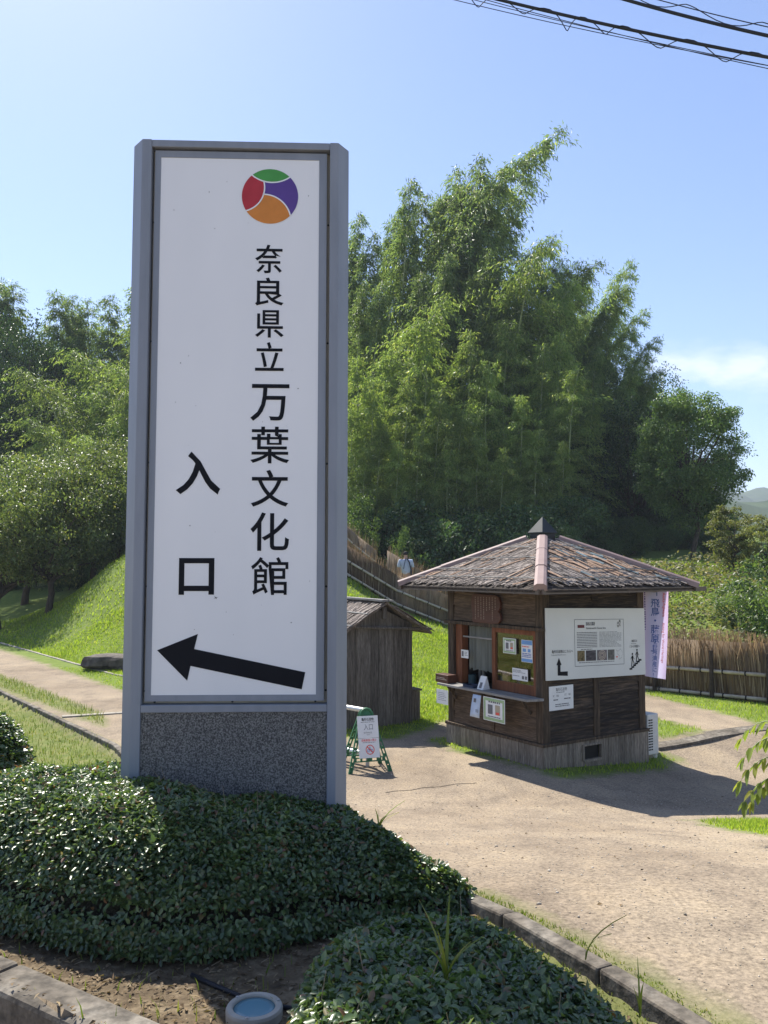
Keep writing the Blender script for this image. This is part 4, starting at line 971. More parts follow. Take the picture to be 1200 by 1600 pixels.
# ------------------------------------------------------------------ A-frame sign and pipe barrier
AX, AY, AYAW = -.155, 9.93, rad(17)
az = gz(AX, AY)
af = thing('folding_sign_stand', 'green folding A-frame stand carrying white entrance papers on the path', 'sign stand', (AX, AY, az), AYAW)
AH, LEAN = .70, .20
def apt(u, s, back=False, dz=0):      # s height along the stand, u sideways
    y = LEAN * s / AH; y = (2 * LEAN + .02 - y) if back else y
    return Vector((u, y + dz, s))
for back in (False, True):
    b = MB()
    for sgn in (-1, 1):
        def edge(s, k): return sgn * (.262 - .178 * s / .62 - k)
        for k in (0, .036): b.bar(apt(edge(0, k), 0, back), apt(edge(.62, k), .62, back), .013, .022, (0, 1, 0))
        s = .0
        for s0, s1 in ((0, .07), (.09, .115), (.18, .20), (.26, .28), (.34, .36), (.42, .44), (.5, .52), (.58, .62)):
            for q in np.arange(s0, s1, .012): b.bar(apt(edge(q, 0), q, back), apt(edge(q, .036), q, back), .013, .018, (0, 0, 1))
    for z in (.125, .165): b.bar(apt(-.20, z, back), apt(.20, z, back), .012, .018, (0, 1, 0))
    for u in (-.17, -.10, -.02, .0, .02, .10, .17): b.bar(apt(u - .012, .145, back), apt(u + .012, .145, back), .03, .016, (0, 1, 0))
    arc = [apt(.078 * math.cos(a), .62 + .085 * math.sin(a), back) for a in np.linspace(0, math.pi, 14)]; b.tube(arc, .016, 7)
    b.add([apt(.07 * math.cos(a), .62 + .075 * math.sin(a), back) for a in np.linspace(0, math.pi, 14)], [tuple(range(14))])
    b.build('rear_frame' if back else 'front_frame', mt_stand, af)
am = lambda u, s, off=0: tuple(apt(u + .012 * (s - .4), s, False, -.022 - off))
b = MB(); plate(b, -.128, .128, .385, .63, am, .003); pp1 = b.build('paper_sheet', mt_paper, af)
b = MB(); plate(b, -.126, .127, .165, .382, am, .003); pp2 = b.build('paper_sheet', mt_paper, af)
def f(b): put_line(b, '亀形石造物', -.075, .578, .028, am, .014, .0045, width=.15)
ink(pp1, mt_ink, f, 'title')
def f(b): put_line(b, '入口', -.055, .478, .056, am, .0, .0045, width=.115); put_line(b, 'ENTRANCE', -.055, .435, .018, am, .004, .0045, width=.10); small_print(b, -.085, .085, .555, .567, 1, am, .0045, .5, seg=(.01, .03), seed=2); small_print(b, -.02, .03, .415, .424, 1, am, .0045, .5, seed=3)
ink(pp1, mt_ink_lt, f, 'lettering')
ink(pp2, mt_redtxt, lambda b: put_line(b, '自転車進入禁止', -.09, .348, .024, am, .01, .0045, width=.185), 'red_lettering')
ink(pp2, mt_ink_lt, lambda b: small_print(b, -.075, .08, .33, .34, 1, am, .0045, .5, seg=(.01, .03), seed=5), 'small_print')
def ring(b, uc, zc, R_, w, mp, off, n=28):
    for k in range(n):
        a, c = 2*math.pi*k/n, 2*math.pi*(k+1)/n
        poly(b, [(uc+R_*math.cos(a), zc+R_*math.sin(a)), (uc+R_*math.cos(c), zc+R_*math.sin(c)), (uc+(R_-w)*math.cos(c), zc+(R_-w)*math.sin(c)), (uc+(R_-w)*math.cos(a), zc+(R_-w)*math.sin(a))], mp, off)
def f(b):
    ring(b, .01, .255, .054, .009, am, .0055); d = .034
    poly(b, [(.01 - d - .004, .255 + d - .004), (.01 + d - .004, .255 - d - .004), (.01 + d + .004, .255 - d + .004), (.01 - d + .004, .255 + d + .004)], am, .0055)
ink(pp2, mt_redtxt, f, 'prohibition_ring')
def f(b):
    ring(b, -.010, .245, .017, .005, am, .0048, 14); ring(b, .030, .245, .017, .005, am, .0048, 14)
    for q in ([(-.010, .245), (-.004, .245), (.012, .268), (.006, .268)], [(.026, .245), (.032, .245), (.012, .272), (.006, .272)], [(-.006, .262), (.018, .262), (.018, .267), (-.006, .267)], [(.004, .275), (.014, .275), (.014, .288), (.004, .288)]): poly(b, q, am, .0048)
ink(pp2, plain('blue_pictogram', (.10, .16, .42)), f, 'bicycle_pictogram')

PEx, PEy = -.16, 10.22
bar = thing('pipe_barrier', 'low galvanised two rail pipe barrier ending behind the green stand', 'barrier', (PEx, PEy, 0))
dv = Vector((-1.03, 1, 0)).normalized()
for zz, o_ in ((.66, 0), (.14, .0)):
    b = MB(); b.tube([(0, 0, zz), tuple(dv * 2.9 + Vector((0, 0, zz)))], .03, 12, cap=False); rl = b.build('rail', mt_pipe, bar, smooth=True)
    e = -dv * .012; b = MB(); b.tube([tuple(e + Vector((0, 0, zz))), tuple(-e + Vector((0, 0, zz)))], .0285, 12); b.build('end_plug', mt_dark, rl)
for q in (.05, 1.5, 2.85): MB().tube([tuple(dv * q + Vector((0, 0, -.1))), tuple(dv * q + Vector((0, 0, .635)))], .024, 10, cap=False).build('post', mt_pipe, bar, smooth=True)

# ------------------------------------------------------------------ brushwood fences
def brush_fence(name, pts, hgt, label, rails, posts, seed, density=95, side=-1, flare=.10, group='brushwood fences', thick=.05):
    """pts (x,y,z of the foot); side -1 faces the viewer"""
    P = [Vector(p) for p in pts]; org = P[0].copy()
    root = thing(name, label, 'fence', tuple(org), 0, group); P = [p - org for p in P]
    r = np.random.default_rng(seed); V = []; F = []
    seg = [(P[i], P[i + 1]) for i in range(len(P) - 1)]; Ls = [(b_ - a_).length for a_, b_ in seg]
    core = MB()
    for a_, b_ in seg:
        d = (b_ - a_).normalized(); nrm = Vector((d.y, -d.x, 0)).normalized() * thick * .5; up = Vector((0, 0, hgt * .86))
        core.add([a_ - nrm, b_ - nrm, b_ + nrm, a_ + nrm, a_ - nrm + up, b_ - nrm + up, b_ + nrm + up, a_ + nrm + up], [(0,1,2,3),(7,6,5,4),(0,4,5,1),(1,5,6,2),(2,6,7,3),(3,7,4,0)])
    n = int(sum(Ls) * density)
    cum = np.cumsum([0] + Ls); q = r.uniform(0, cum[-1], n); k = np.clip(np.searchsorted(cum, q) - 1, 0, len(seg) - 1)
    A = np.array([s[0] for s in seg])[k]; B = np.array([s[1] for s in seg])[k]; t = ((q - cum[k]) / np.array(Ls)[k])[:, None]
    base = A + (B - A) * t; D = (B - A); D /= np.linalg.norm(D[:, :2], axis=1)[:, None]; N = np.stack([D[:, 1], -D[:, 0], np.zeros(n)], 1)
    off = r.uniform(-1, 1, n)[:, None] * (thick * .5 + .03); base = base + N * off
    h = hgt * (1.03 - .26 * r.random(n) ** 2.2) * (1 + .03 * np.sin(q * 2.1)); z0 = r.uniform(0, .25, n) * hgt * (r.random(n) < .4)
    lean = r.normal(0, .05, (n, 2)); fl_ = r.normal(0, flare, (n, 2))
    w = r.uniform(.004, .010, n)[:, None]
    p0 = base + np.stack([0*h, 0*h, z0], 1); p1 = base + np.stack([lean[:, 0], lean[:, 1] * .5, h * .7], 1); p2 = base + np.stack([lean[:, 0] * 1.3 + fl_[:, 0], lean[:, 1] + fl_[:, 1] * .6, h], 1)
    ang = r.uniform(0, math.pi, n)[:, None]; wv = (D * np.cos(ang) + N * np.sin(ang)); wv[:, 2] = 0; wv *= w
    V = np.stack([p0 - wv, p0 + wv, p1 + wv, p1 - wv, p2 + wv * .35, p2 - wv * .35], 1).reshape(-1, 3)
    i6 = np.arange(n)[:, None] * 6
    Fq = np.concatenate([i6 + [0, 1, 2, 3], i6 + [3, 2, 4, 5]])
    cb = len(V); V = np.concatenate([V, np.array([tuple(v) for v in core.v])]); Fq = np.concatenate([Fq, np.array(core.f) + cb])
    np_obj('brush_panel', V, Fq, mt_brush, root)
    for zr, rr in rails:
        b = MB()
        for a_, b_ in seg:
            d = (b_ - a_).normalized(); nn = Vector((d.y, -d.x, 0)).normalized() * (thick * .5 + .06)
            m_ = max(1, int((b_ - a_).length / 3.2)); 
            for i in range(m_):
                p_, q_ = a_.lerp(b_, i / m_) + nn + Vector((0, 0, zr)), a_.lerp(b_, (i + 1) / m_) + nn + Vector((0, 0, zr))
                kn = max(2, int((q_ - p_).length / .32)); pl_ = []; rl_ = []
                for j in range(kn + 1):
                    c_ = p_.lerp(q_, j / kn); 
                    for e_, m2 in ((-.02, 1), (0, 1.13), (.02, 1)):
                        if 0 < j < kn or e_ == 0: pl_.append(c_ + d * e_); rl_.append(rr * m2)
                b.tube(pl_, rl_, 9)
        rail = b.build('bamboo_rail', mt_bamboo, root, smooth=True)
        b = MB(); 
        for a_, b_ in seg:
            d = (b_ - a_).normalized(); nn = Vector((d.y, -d.x, 0)).normalized() * (thick * .5 + .06); L = (b_ - a_).length; q_ = .2
            while q_ < L: c_ = a_ + d * q_ + nn + Vector((0, 0, zr)); b.tube([c_ - d * .012, c_ + d * .012], rr * 1.25, 8); q_ += .42
        b.build('rope_tie', mt_cord, rail)
    for q_ in posts:
        kk = int(np.clip(np.searchsorted(cum, q_) - 1, 0, len(seg) - 1)); a_, b_ = seg[kk]; c_ = a_.lerp(b_, (q_ - cum[kk]) / Ls[kk]); d = (b_ - a_).normalized(); nn = Vector((d.y, -d.x, 0)).normalized() * (thick * .5 + .10)
        MB().tube([tuple(c_ + nn + Vector((0, 0, -.25))), tuple(c_ + nn + Vector((0, 0, hgt * .72)))], .04, 8).build('post', mt_fpost, root)
    return root
def ft(x, y, dz=0): return (x, y, gz(x, y) + dz)
brush_fence('brushwood_fence', [ft(3.2, 18.2), ft(5.3, 16.6, -.03), ft(6.87, 14.95), ft(9.0, 12.9)], 1.22, 'feathery topped brushwood fence with bamboo rails on the grass right of the booth', ((.50, .034), (.07, .034)), (.3, 2.75, 3.9, 4.93, 7.0), 21, 330, flare=.09)
FA = [(-3.4, 26.4), (-2.3, 26.2), (-1.2, 26.0), (.4, 26.0), (2.0, 26.0), (3.1, 25.6)]
brush_fence('brushwood_fence', [ft(x, y, -.12) for x, y in FA], 1.28, 'long brushwood fence stepping down the grass bank behind the shed with two bamboo rails', ((.62, .036), (.20, .036)), (), 22, 130, flare=.08)
brush_fence('brushwood_fence', [ft(-3.0, 31.0, .35), ft(-1.8, 30.6, .35), ft(-.95, 30.2, .15), ft(-.28, 30, .08)], 1.35, 'upper brushwood fence end beside the sign above the stepping fence', ((.75, .034),), (), 23, 110, flare=.08)
brush_fence('brushwood_fence', [ft(.12, 30, .28), ft(1.3, 30.1, .28), ft(2.2, 29.8, .2), ft(3.4, 29.4, .1)], 1.42, 'brushwood fence piece behind the walking person on the slope', (), (), 24, 110, flare=.08)

# ------------------------------------------------------------------ person walking up the slope
def skin_mesh(name, J, E, mat, parent, root=0, sub=2):
    me = bpy.data.meshes.new(name); me.from_pydata([j[0] for j in J], E, []); o = bpy.data.objects.new(name, me); COL.objects.link(o); o.parent = parent
    me.materials.append(mat)
    md = o.modifiers.new('skin', 'SKIN'); md.use_smooth_shade = True
    for v, j in zip(me.skin_vertices[0].data, J): v.radius = (j[1], j[2] if len(j) > 2 else j[1])
    me.skin_vertices[0].data[root].use_root = True
    s = o.modifiers.new('sub', 'SUBSURF'); s.levels = sub; s.render_levels = sub
    return o
pp = pix(634, 862, 28.0); pz = pp.z - 1.73
person = thing('person', 'person in pale blue shirt with dark straps walking up between the fences', 'person', (pp.x, 28.0, pz), rad(8))
J = [((0, 0, .93), .135, .10), ((0, .01, 1.12), .125, .09), ((0, .02, 1.34), .15, .095), ((0, .02, 1.46), .07, .06), ((0, .035, 1.54), .052), ((0, .05, 1.62), .075, .085), ((0, .05, 1.70), .055, .065),
     ((-.19, .02, 1.42), .052), ((-.245, 0, 1.16), .040), ((-.22, .09, .93), .030), ((-.215, .13, .86), .034),
     ((.19, .02, 1.42), .052), ((.245, .02, 1.15), .040), ((.235, .13, .95), .030), ((.23, .18, .89), .034),
     ((-.10, .02, .86), .085), ((-.10, .14, .50), .058), ((-.10, .05, .10), .038), ((-.10, .16, .03), .035),
     ((.10, -.02, .86), .085), ((.10, -.06, .48), .058), ((.10, -.30, .14), .038), ((.10, -.22, .04), .035)]
E_ = [(0,1),(1,2),(2,3),(3,4),(4,5),(5,6),(2,7),(7,8),(8,9),(9,10),(2,11),(11,12),(12,13),(13,14),(0,15),(15,16),(16,17),(17,18),(0,19),(19,20),(20,21),(21,22)]
skin_mesh('body', J, E_, mt_skin, person)
J2 = [((0, 0, .90), .165, .125), ((0, .01, 1.12), .155, .115), ((0, .02, 1.36), .172, .115), ((0, .022, 1.455), .09, .08), ((-.20, .02, 1.42), .07), ((-.25, 0, 1.18), .058), ((.20, .02, 1.42), .07), ((.25, .02, 1.18), .058)]
skin_mesh('shirt', J2, [(0,1),(1,2),(2,3),(2,4),(4,5),(2,6),(6,7)], mt_shirt, person)
J3 = [((0, 0, .95), .155, .118), ((-.10, .02, .84), .10), ((-.10, .14, .50), .075), ((-.10, .06, .14), .058), ((.10, -.02, .84), .10), ((.10, -.06, .48), .075), ((.10, -.28, .17), .058)]
skin_mesh('trousers', J3, [(0,1),(1,2),(2,3),(0,4),(4,5),(5,6)], mt_trouser, person)
J4 = [((0, .02, 1.60), .085, .075), ((0, .03, 1.68), .092, .095), ((0, .055, 1.735), .06, .07)]
skin_mesh('hair', J4, [(0,1),(1,2)], mt_hair, person)
b = MB()
b.tube([(.02, -.12, 1.50), (.10, -.155, 1.36), (.16, -.15, 1.10), (.17, -.10, .95)], .022, 6); b.tube([(-.02, -.115, 1.50), (-.06, -.15, 1.36), (-.10, -.155, 1.15)], .012, 6)
b.build('strap', mt_strap, person)

# ------------------------------------------------------------------ overhead cables
def cable(label, pA, pB, YA, YB, r, loops=True, wires=(), seed=1, period=.62, amp=.15):
    a, c = pix(*pA, YA), pix(*pB, YB); L = (c - a).length; d = (c - a).normalized(); rr_ = random.Random(seed)
    root = thing('overhead_cable', label, 'cable', tuple(a), 0, 'overhead cables at top right'); dwn = Vector((0, 0, -1)); sd = d.cross(dwn).normalized()
    sag = lambda q: dwn * (.10 * 4 * q * (1 - q))
    n = 40; MB().tube([d * L * i / n + sag(i / n) for i in range(n + 1)], r, 8).build('main_cable', mt_cable, root, smooth=True)
    for (dz0, dz1, rw) in wires:
        MB().tube([d * L * i / n + sag(i / n) + dwn * (dz0 + (dz1 - dz0) * i / n) for i in range(n + 1)], rw, 5).build('thin_wire', mt_cable, root)
    if loops:
        pts = []; s = .2
        while s < L - .3:
            Lp = period * rr_.uniform(.75, 1.35); A_ = amp * rr_.uniform(.65, 1.25)
            for k in range(12):
                ph = k / 12; q = s + Lp * ph
                dz = A_ * (1 - math.cos(2 * math.pi * ph)) / 2 * (1.0 if ph < .55 else .95) - .035
                pts.append(d * (q + .05 * math.sin(2 * math.pi * ph)) + sag(q / L) + dwn * dz + sd * (.04 * math.sin(2 * math.pi * ph)))
            s += Lp
        MB().tube(pts, .0075, 5).build('spiral_hanger', mt_cable, root)
cable('thicker overhead cable with looping hanger wire crossing the top right sky', (640, -36), (1420, 128), 13, 11, .024, True, ((.10, .13, .006), (.02, .22, .006), (.20, .10, .006)), 3, .75, .24)
cable('upper overhead cable cutting the top right corner of the sky', (900, -24), (1420, 98), 13, 11, .026, True, ((-.16, -.12, .008),), 5, 1.0, -.13)

# ------------------------------------------------------------------ foliage builders
def unit(a): return a / np.maximum(np.linalg.norm(a, axis=1, keepdims=True), 1e-9)
def leaf_mesh(C, D, N, L, Wd, fold=.25, droop=.15, six=False):
    """leaves at C pointing along D with face normal N; L and Wd per leaf"""
    n = len(C); D = unit(D); S = unit(np.cross(D, N)); N2 = np.cross(S, D)
    L = np.broadcast_to(L, n)[:, None]; Wd = np.broadcast_to(Wd, n)[:, None]
    tip = C + D * L - N2 * L * droop
    if not six:
        mid = C + D * L * .42 + N2 * Wd * fold
        V = np.stack([C, mid + S * Wd * .5, tip, mid - S * Wd * .5], 1).reshape(-1, 3); i = np.arange(n)[:, None] * 4
        return V, np.concatenate([i + [0, 1, 2], i + [0, 2, 3]])
    a = C + D * L * .28 + N2 * Wd * fold; b_ = C + D * L * .68 + N2 * (Wd * fold - L * droop * .4)
    V = np.stack([C, a + S * Wd * .46, b_ + S * Wd * .40, tip, b_ - S * Wd * .40, a - S * Wd * .46], 1).reshape(-1, 3); i = np.arange(n)[:, None] * 6
    return V, np.concatenate([i + [0, 1, 2, 3], i + [0, 3, 4, 5]])
def blades(C, H, Wd, r, bend=.5):
    n = len(C); a = r.uniform(0, 2 * math.pi, n); S = np.stack([np.cos(a), np.sin(a), 0 * a], 1) * np.broadcast_to(Wd, n)[:, None] * .5
    b_ = r.uniform(0, 2 * math.pi, n); k = r.random(n) * bend; Bv = np.stack([np.cos(b_) * k, np.sin(b_) * k, 0 * b_], 1) * H[:, None]
    up = np.zeros((n, 3)); up[:, 2] = H
    V = np.stack([C - S, C + S, C + up * .55 + Bv * .35 + S * .7, C + up * .55 + Bv * .35 - S * .7, C + up * .95 + Bv], 1).reshape(-1, 3); i = np.arange(n)[:, None] * 5
    return V, [i + [0, 1, 2, 3], i + [3, 2, 4]]

def rand_in_poly(polys, n, r, box):
    out = []
    got = 0
    while got < n:
        x = r.uniform(box[0], box[1], n * 2); y = r.uniform(box[2], box[3], n * 2); k = smax(polys, x, y) > 0
        out.append(np.stack([x[k], y[k]], 1)); got += k.sum()
    return np.concatenate(out)[:n]

# ------------------------------------------------------------------ clipped bushes
def chaikin(P, n=2):
    P = np.array(P, float)
    for _ in range(n):
        Q = np.roll(P, -1, 0); P = np.stack([P * .75 + Q * .25, P * .25 + Q * .75], 1).reshape(-1, 2)
    return P
def bush_bumps(x, y, s): return .030 * np.sin(x * 5.1 + s) * np.sin(y * 4.3 + 1.7 * s) + .018 * np.sin(x * 11 + y * 7 + s) + .012 * np.sin(y * 17 - x * 9 + 2 * s)
def clipped_bush(name, poly_, H, label, n_top, n_rim, seed, rim=.24, leaf=(.019, .032), nleaf=(.5, .6), sprigs=120, floor=None, mat=None, wf=None):
    P = chaikin(poly_, 3); area = .5 * np.sum(P[:, 0] * np.roll(P[:, 1], -1) - np.roll(P[:, 0], -1) * P[:, 1])
    if area < 0: P = P[::-1].copy()
    r = np.random.default_rng(seed)
    cx, cy = P.mean(0); g0 = gz(cx, cy)
    gfun = (lambda x, y: land(x, y)) if floor is None else (lambda x, y: 0 * x + floor)
    wf = wf or (lambda x, y: 1 + 0 * x)
    def hgt(x, y, d):
        u = np.clip(d / rim, 0, 1); return H * wf(x, y) * np.sqrt(np.maximum(1 - (1 - u) ** 2.15, 0)) + bush_bumps(x, y, seed) * np.clip(u, 0, 1)
    root = thing(name, label, 'bush', (cx, cy, g0))
    # twiggy core
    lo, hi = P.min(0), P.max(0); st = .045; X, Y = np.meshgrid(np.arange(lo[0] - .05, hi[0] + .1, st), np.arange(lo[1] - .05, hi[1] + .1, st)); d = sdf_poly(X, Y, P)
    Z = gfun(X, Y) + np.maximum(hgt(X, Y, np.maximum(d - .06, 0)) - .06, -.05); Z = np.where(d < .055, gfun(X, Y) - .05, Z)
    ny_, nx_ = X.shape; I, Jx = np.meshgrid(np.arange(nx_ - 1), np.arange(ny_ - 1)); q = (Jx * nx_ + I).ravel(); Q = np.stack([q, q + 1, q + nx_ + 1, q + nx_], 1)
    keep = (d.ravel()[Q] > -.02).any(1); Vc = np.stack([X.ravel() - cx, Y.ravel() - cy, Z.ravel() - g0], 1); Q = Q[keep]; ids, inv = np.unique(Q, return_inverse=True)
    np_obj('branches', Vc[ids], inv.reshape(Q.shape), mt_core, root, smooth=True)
    # leaves on top
    xs = r.uniform(lo[0], hi[0], n_top * 3); ys = r.uniform(lo[1], hi[1], n_top * 3); dd = sdf_poly(xs, ys, P); k = dd > rim * .35; xs, ys, dd = xs[k][:n_top], ys[k][:n_top], dd[k][:n_top]
    e = .02
    def surf(x, y): return gfun(x, y) + hgt(x, y, np.maximum(sdf_poly(x, y, P), 0))
    zt = surf(xs, ys); gxn = (surf(xs + e, ys) - zt) / e; gyn = (surf(xs, ys + e) - zt) / e
    Nn = unit(np.stack([-gxn, -gyn, np.ones_like(gxn)], 1)); Ct = np.stack([xs, ys, zt], 1)
    # leaves round the rim and sides
    E0 = P; E1 = np.roll(P, -1, 0); le = np.linalg.norm(E1 - E0, axis=1); cu = np.cumsum(np.concatenate([[0], le])); s = r.uniform(0, cu[-1], n_rim); kk = np.clip(np.searchsorted(cu, s) - 1, 0, len(le) - 1)
    tt = ((s - cu[kk]) / le[kk])[:, None]; B0 = E0[kk] * (1 - tt) + E1[kk] * tt; tv = (E1 - E0)[kk] / le[kk][:, None]; inn = np.stack([-tv[:, 1], tv[:, 0]], 1)
    th = r.uniform(.02, 1.0, n_rim); u = 1 - np.cos(th * math.pi / 2); B1 = B0 + inn * (u * rim * .8)[:, None]
    zr = gfun(B1[:, 0], B1[:, 1]) + hgt(B1[:, 0], B1[:, 1], np.maximum(sdf_poly(B1[:, 0], B1[:, 1], P), .012)) * np.where(th < .28, r.uniform(.2, 1, n_rim), 1); Cr = np.stack([B1[:, 0], B1[:, 1], zr], 1)
    Nr = unit(np.stack([-inn[:, 0] * np.cos(th * 1.5), -inn[:, 1] * np.cos(th * 1.5), .25 + np.sin(th * 1.5)], 1))
    C = np.concatenate([Ct, Cr]); Nn = np.concatenate([Nn, Nr]); n = len(C)
    C = C + Nn * r.uniform(-.035, .018, n)[:, None]
    N2 = unit(Nn * .8 + [0, 0, .35] + r.normal(0, .36, (n, 3))); D = unit(np.cross(N2, r.normal(0, 1, (n, 3))) + Nn * .35)
    L = r.uniform(*leaf, n) * (1 + .35 * (r.random(n) < .1)); V, F = leaf_mesh(C - [cx, cy, g0], D, N2, L, L * r.uniform(*nleaf, n), .16, .12, True)
    np_obj('leaves', V, F, mat or lf_hedge, root)
    # dry stems sticking out here and there
    b = MB()
    for i in r.choice(len(Ct), min(sprigs, len(Ct)), replace=False):
        p = Vector(Ct[i]) - Vector((cx, cy, g0)); dv_ = Vector(r.normal(0, 1, 3)) * .6 + Vector((0, 0, .35)); dv_.normalize(); l_ = r.uniform(.03, .13)
        if r.random() < .08: l_ *= 2.2; dv_.z *= .15
        b.tube([p, p + dv_ * l_ * .5 + Vector((0, 0, .005)), p + dv_ * l_], [.0014, .0012, .0006], 4)
    b.build('dry_twig', mt_twig, root)['kind'] = 'stuff'
    return root
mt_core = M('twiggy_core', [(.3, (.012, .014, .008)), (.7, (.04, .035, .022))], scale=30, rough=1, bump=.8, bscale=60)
mt_twig = plain('dry_twig', (.26, .20, .13), rough=.9, var=.3)
clipped_bush('clipped_hedge', [(-3.4, 4.5), (-2.4, 4.12), (-1.75, 3.80), (-1.3, 3.52), (-.92, 3.42), (-.55, 3.48), (-.33, 3.70), (0, 3.82), (.36, 3.80), (.41, 3.92), (.14, 4.36), (-.16, 4.85), (-.5, 5.15), (-1.2, 5.2), (-2.2, 5.05), (-3.4, 5.4)], .57,
             'wide clipped dark green hedge around the foot of the pylon sign', 75000, 110000, 41, rim=.44, sprigs=170, wf=lambda x, y: np.interp(x, [-1.5, -.85, -.2, .1, .4], [1.08, .94, .80, .64, .44]))
clipped_bush('clipped_bush', [(-.30, 2.50), (-.28, 2.76), (-.10, 2.97), (.12, 3.02), (.38, 2.92), (.58, 2.80), (.77, 2.54), (.89, 2.28), (1.02, 1.9), (1.06, 1.3), (.3, 1.2), (-.2, 1.5), (-.30, 2.0)], .47,
             'front clipped shaded bush beside the kerb with grass blades growing out of it', 52000, 42000, 42, rim=.27, sprigs=90, floor=.82, wf=lambda x, y: np.interp(x, [-.3, .25, .5, .75, 1.0], [.97, .95, .78, .62, .50]))
clipped_bush('clipped_bush', [(-3.9, 5.3), (-3.1, 5.1), (-2.55, 5.35), (-2.36, 5.85), (-2.55, 6.4), (-3.2, 6.7), (-4.0, 6.4)], 1.0,
             'taller rounded bush at left edge behind the wide hedge', 12000, 36000, 43, rim=.42, leaf=(.03, .045), sprigs=40)

# grass sprouting out of bushes
def tuft(name, label, x, y, z, hs, seed, lean=(0, 0), w=.012, cat='grass tuft'):
    r = random.Random(seed); b = MB()
    for h in hs:
        a = r.uniform(0, 6.28); k = r.uniform(.25, .7); dx, dy = math.cos(a) * k * h + lean[0] * h, math.sin(a) * k * h + lean[1] * h; sx, sy = -math.sin(a) * w / 2, math.cos(a) * w / 2; P = []
        for i in range(6):
            t = i / 5; q = (dx * t ** 1.8, dy * t ** 1.8, h * (t - .32 * k * t * t)); f_ = (1 - t) ** .6 * (.6 + .4 * min(1, t * 4)); P += [(q[0] - sx * f_, q[1] - sy * f_, q[2]), (q[0] + sx * f_, q[1] + sy * f_, q[2] + .002)]
        b.add(P, [(2*i, 2*i+1, 2*i+3, 2*i+2) for i in range(5)])
    o = b.build(name, lf_sap); o.location = (x, y, z); return tag(o, label, cat)
p = pix(697, 1545, 2.26); tuft('grass_tuft', 'bright green grass blades growing out of the front bush', p.x, p.y, p.z + .01, (.24, .22, .17, .15, .12, .13, .10, .09, .16), 3, (.05, 0), .013)
p = pix(592, 1290, 4.15); tuft('grass_tuft', 'green grass clump at right shoulder of hedge by the sign pillar', p.x, p.y, p.z - .03, (.16, .15, .13, .17, .12, .10, .14), 5, (.3, 0), .014)
p = pix(915, 1500, 2.62); tuft('grass_tuft', 'thin grass blades between the front bush and kerb', p.x, p.y, p.z, (.14, .12, .16, .09), 6, (.25, 0), .009)
p = pix(1000, 1590, 2.35); tuft('grass_tuft', 'single grass stems low beside the kerb at bottom right', p.x, p.y, p.z, (.16, .12, .10), 7, (.2, 0), .010)
x_, y_ = -3.9, 8.6; tuft('grass_tuft', 'lone tall grass stem standing by the left kerb above the bush', x_, y_, gz(x_, y_), (.5, .42, .2), 8, (-.1, 0), .012)

# ------------------------------------------------------------------ lawn, dry grass, weeds, litter, gravel
r = np.random.default_rng(5)
def grass_patch(name, label, polys, n, box, h, w, mat, noise_cut=0.0, extra=None):
    P = rand_in_poly(polys, n, r, box); 
    if extra is not None: P = P[extra(P[:, 0], P[:, 1])]
    z = land(P[:, 0], P[:, 1]); C = np.stack([P[:, 0], P[:, 1], z - .004], 1)
    hh_ = r.uniform(*h, len(C)) * (1 + .35 * np.sin(P[:, 0] * 2.3) * np.sin(P[:, 1] * 1.9)); V, F = blades(C, hh_, r.uniform(w * .6, w * 1.3, len(C)), r, .7)
    return tag(np_obj(name, V, F, mat), label, kind='stuff')
inb = lambda x, y: sdf_poly(x, y, [tuple(kw(a, c)[:2]) for a, c in ((-.05, -.05), (1.88, -.05), (1.88, 1.88), (-.05, 1.88))]) < 0
grass_patch('grass', 'sunlit grass bank rising behind the path', [HILLGRASS], 110000, (-15, 6, 12.6, 24), (.02, .08), .016, lf_grass)
grass_patch('grass', 'grass on upper bank', [HILLGRASS], 50000, (-18, 14, 22, 34), (.04, .12), .03, lf_grass)
grass_patch('grass', 'mown grass around the booth and path edges', GRASS[1:3] + GRASS[4:], 26000, (-9, 12, 9, 20), (.015, .06), .012, lf_grass, extra=inb)
grass_patch('grass', 'small lawn patch right of the path', [GRASS[3]], 14000, (2.5, 6, 5.4, 9), (.012, .04), .008, lf_grass)
grass_patch('grass', 'short dry grass on the left verge', VERGE[:1] + VERGE[2:3], 42000, (-14, 0, 4.2, 24), (.03, .10), .010, lf_dry)
grass_patch('grass', 'sparse grass blades on the bed', SOIL, 1100, (-4, 1, 1.5, 5.6), (.02, .07), .006, lf_dry)
grass_patch('grass', 'mossy strip along the kerb', VERGE[1:2] + VERGE[3:], 5000, (-1, 2, 1.5, 5), (.006, .022), .005, lf_dry)
# weedy bank right of the booth
P = rand_in_poly([HILLGRASS], 26000, r, (3.5, 16, 14, 28)); k = (P[:, 1] > np.interp(P[:, 0], [3, 5.3, 6.9, 9, 16], [18.8, 17, 15.4, 13.4, 8])); P = P[k]
z = land(P[:, 0], P[:, 1]); n = len(P); hh_ = r.uniform(.02, .5, n) * (.6 + .4 * np.sin(P[:, 0] * 1.7 + P[:, 1])); C = np.stack([P[:, 0], P[:, 1], z + np.abs(hh_)], 1)
V, F = leaf_mesh(C, r.normal(0, 1, (n, 3)) * [1, 1, .5], unit(r.normal(0, .6, (n, 3)) + [0, -.2, 1]), r.uniform(.07, .15, n), r.uniform(.05, .10, n), .1, .2)
tag(np_obj('weeds', V, F, lf_weed), 'tangled weeds on bank behind the right fence', kind='stuff')
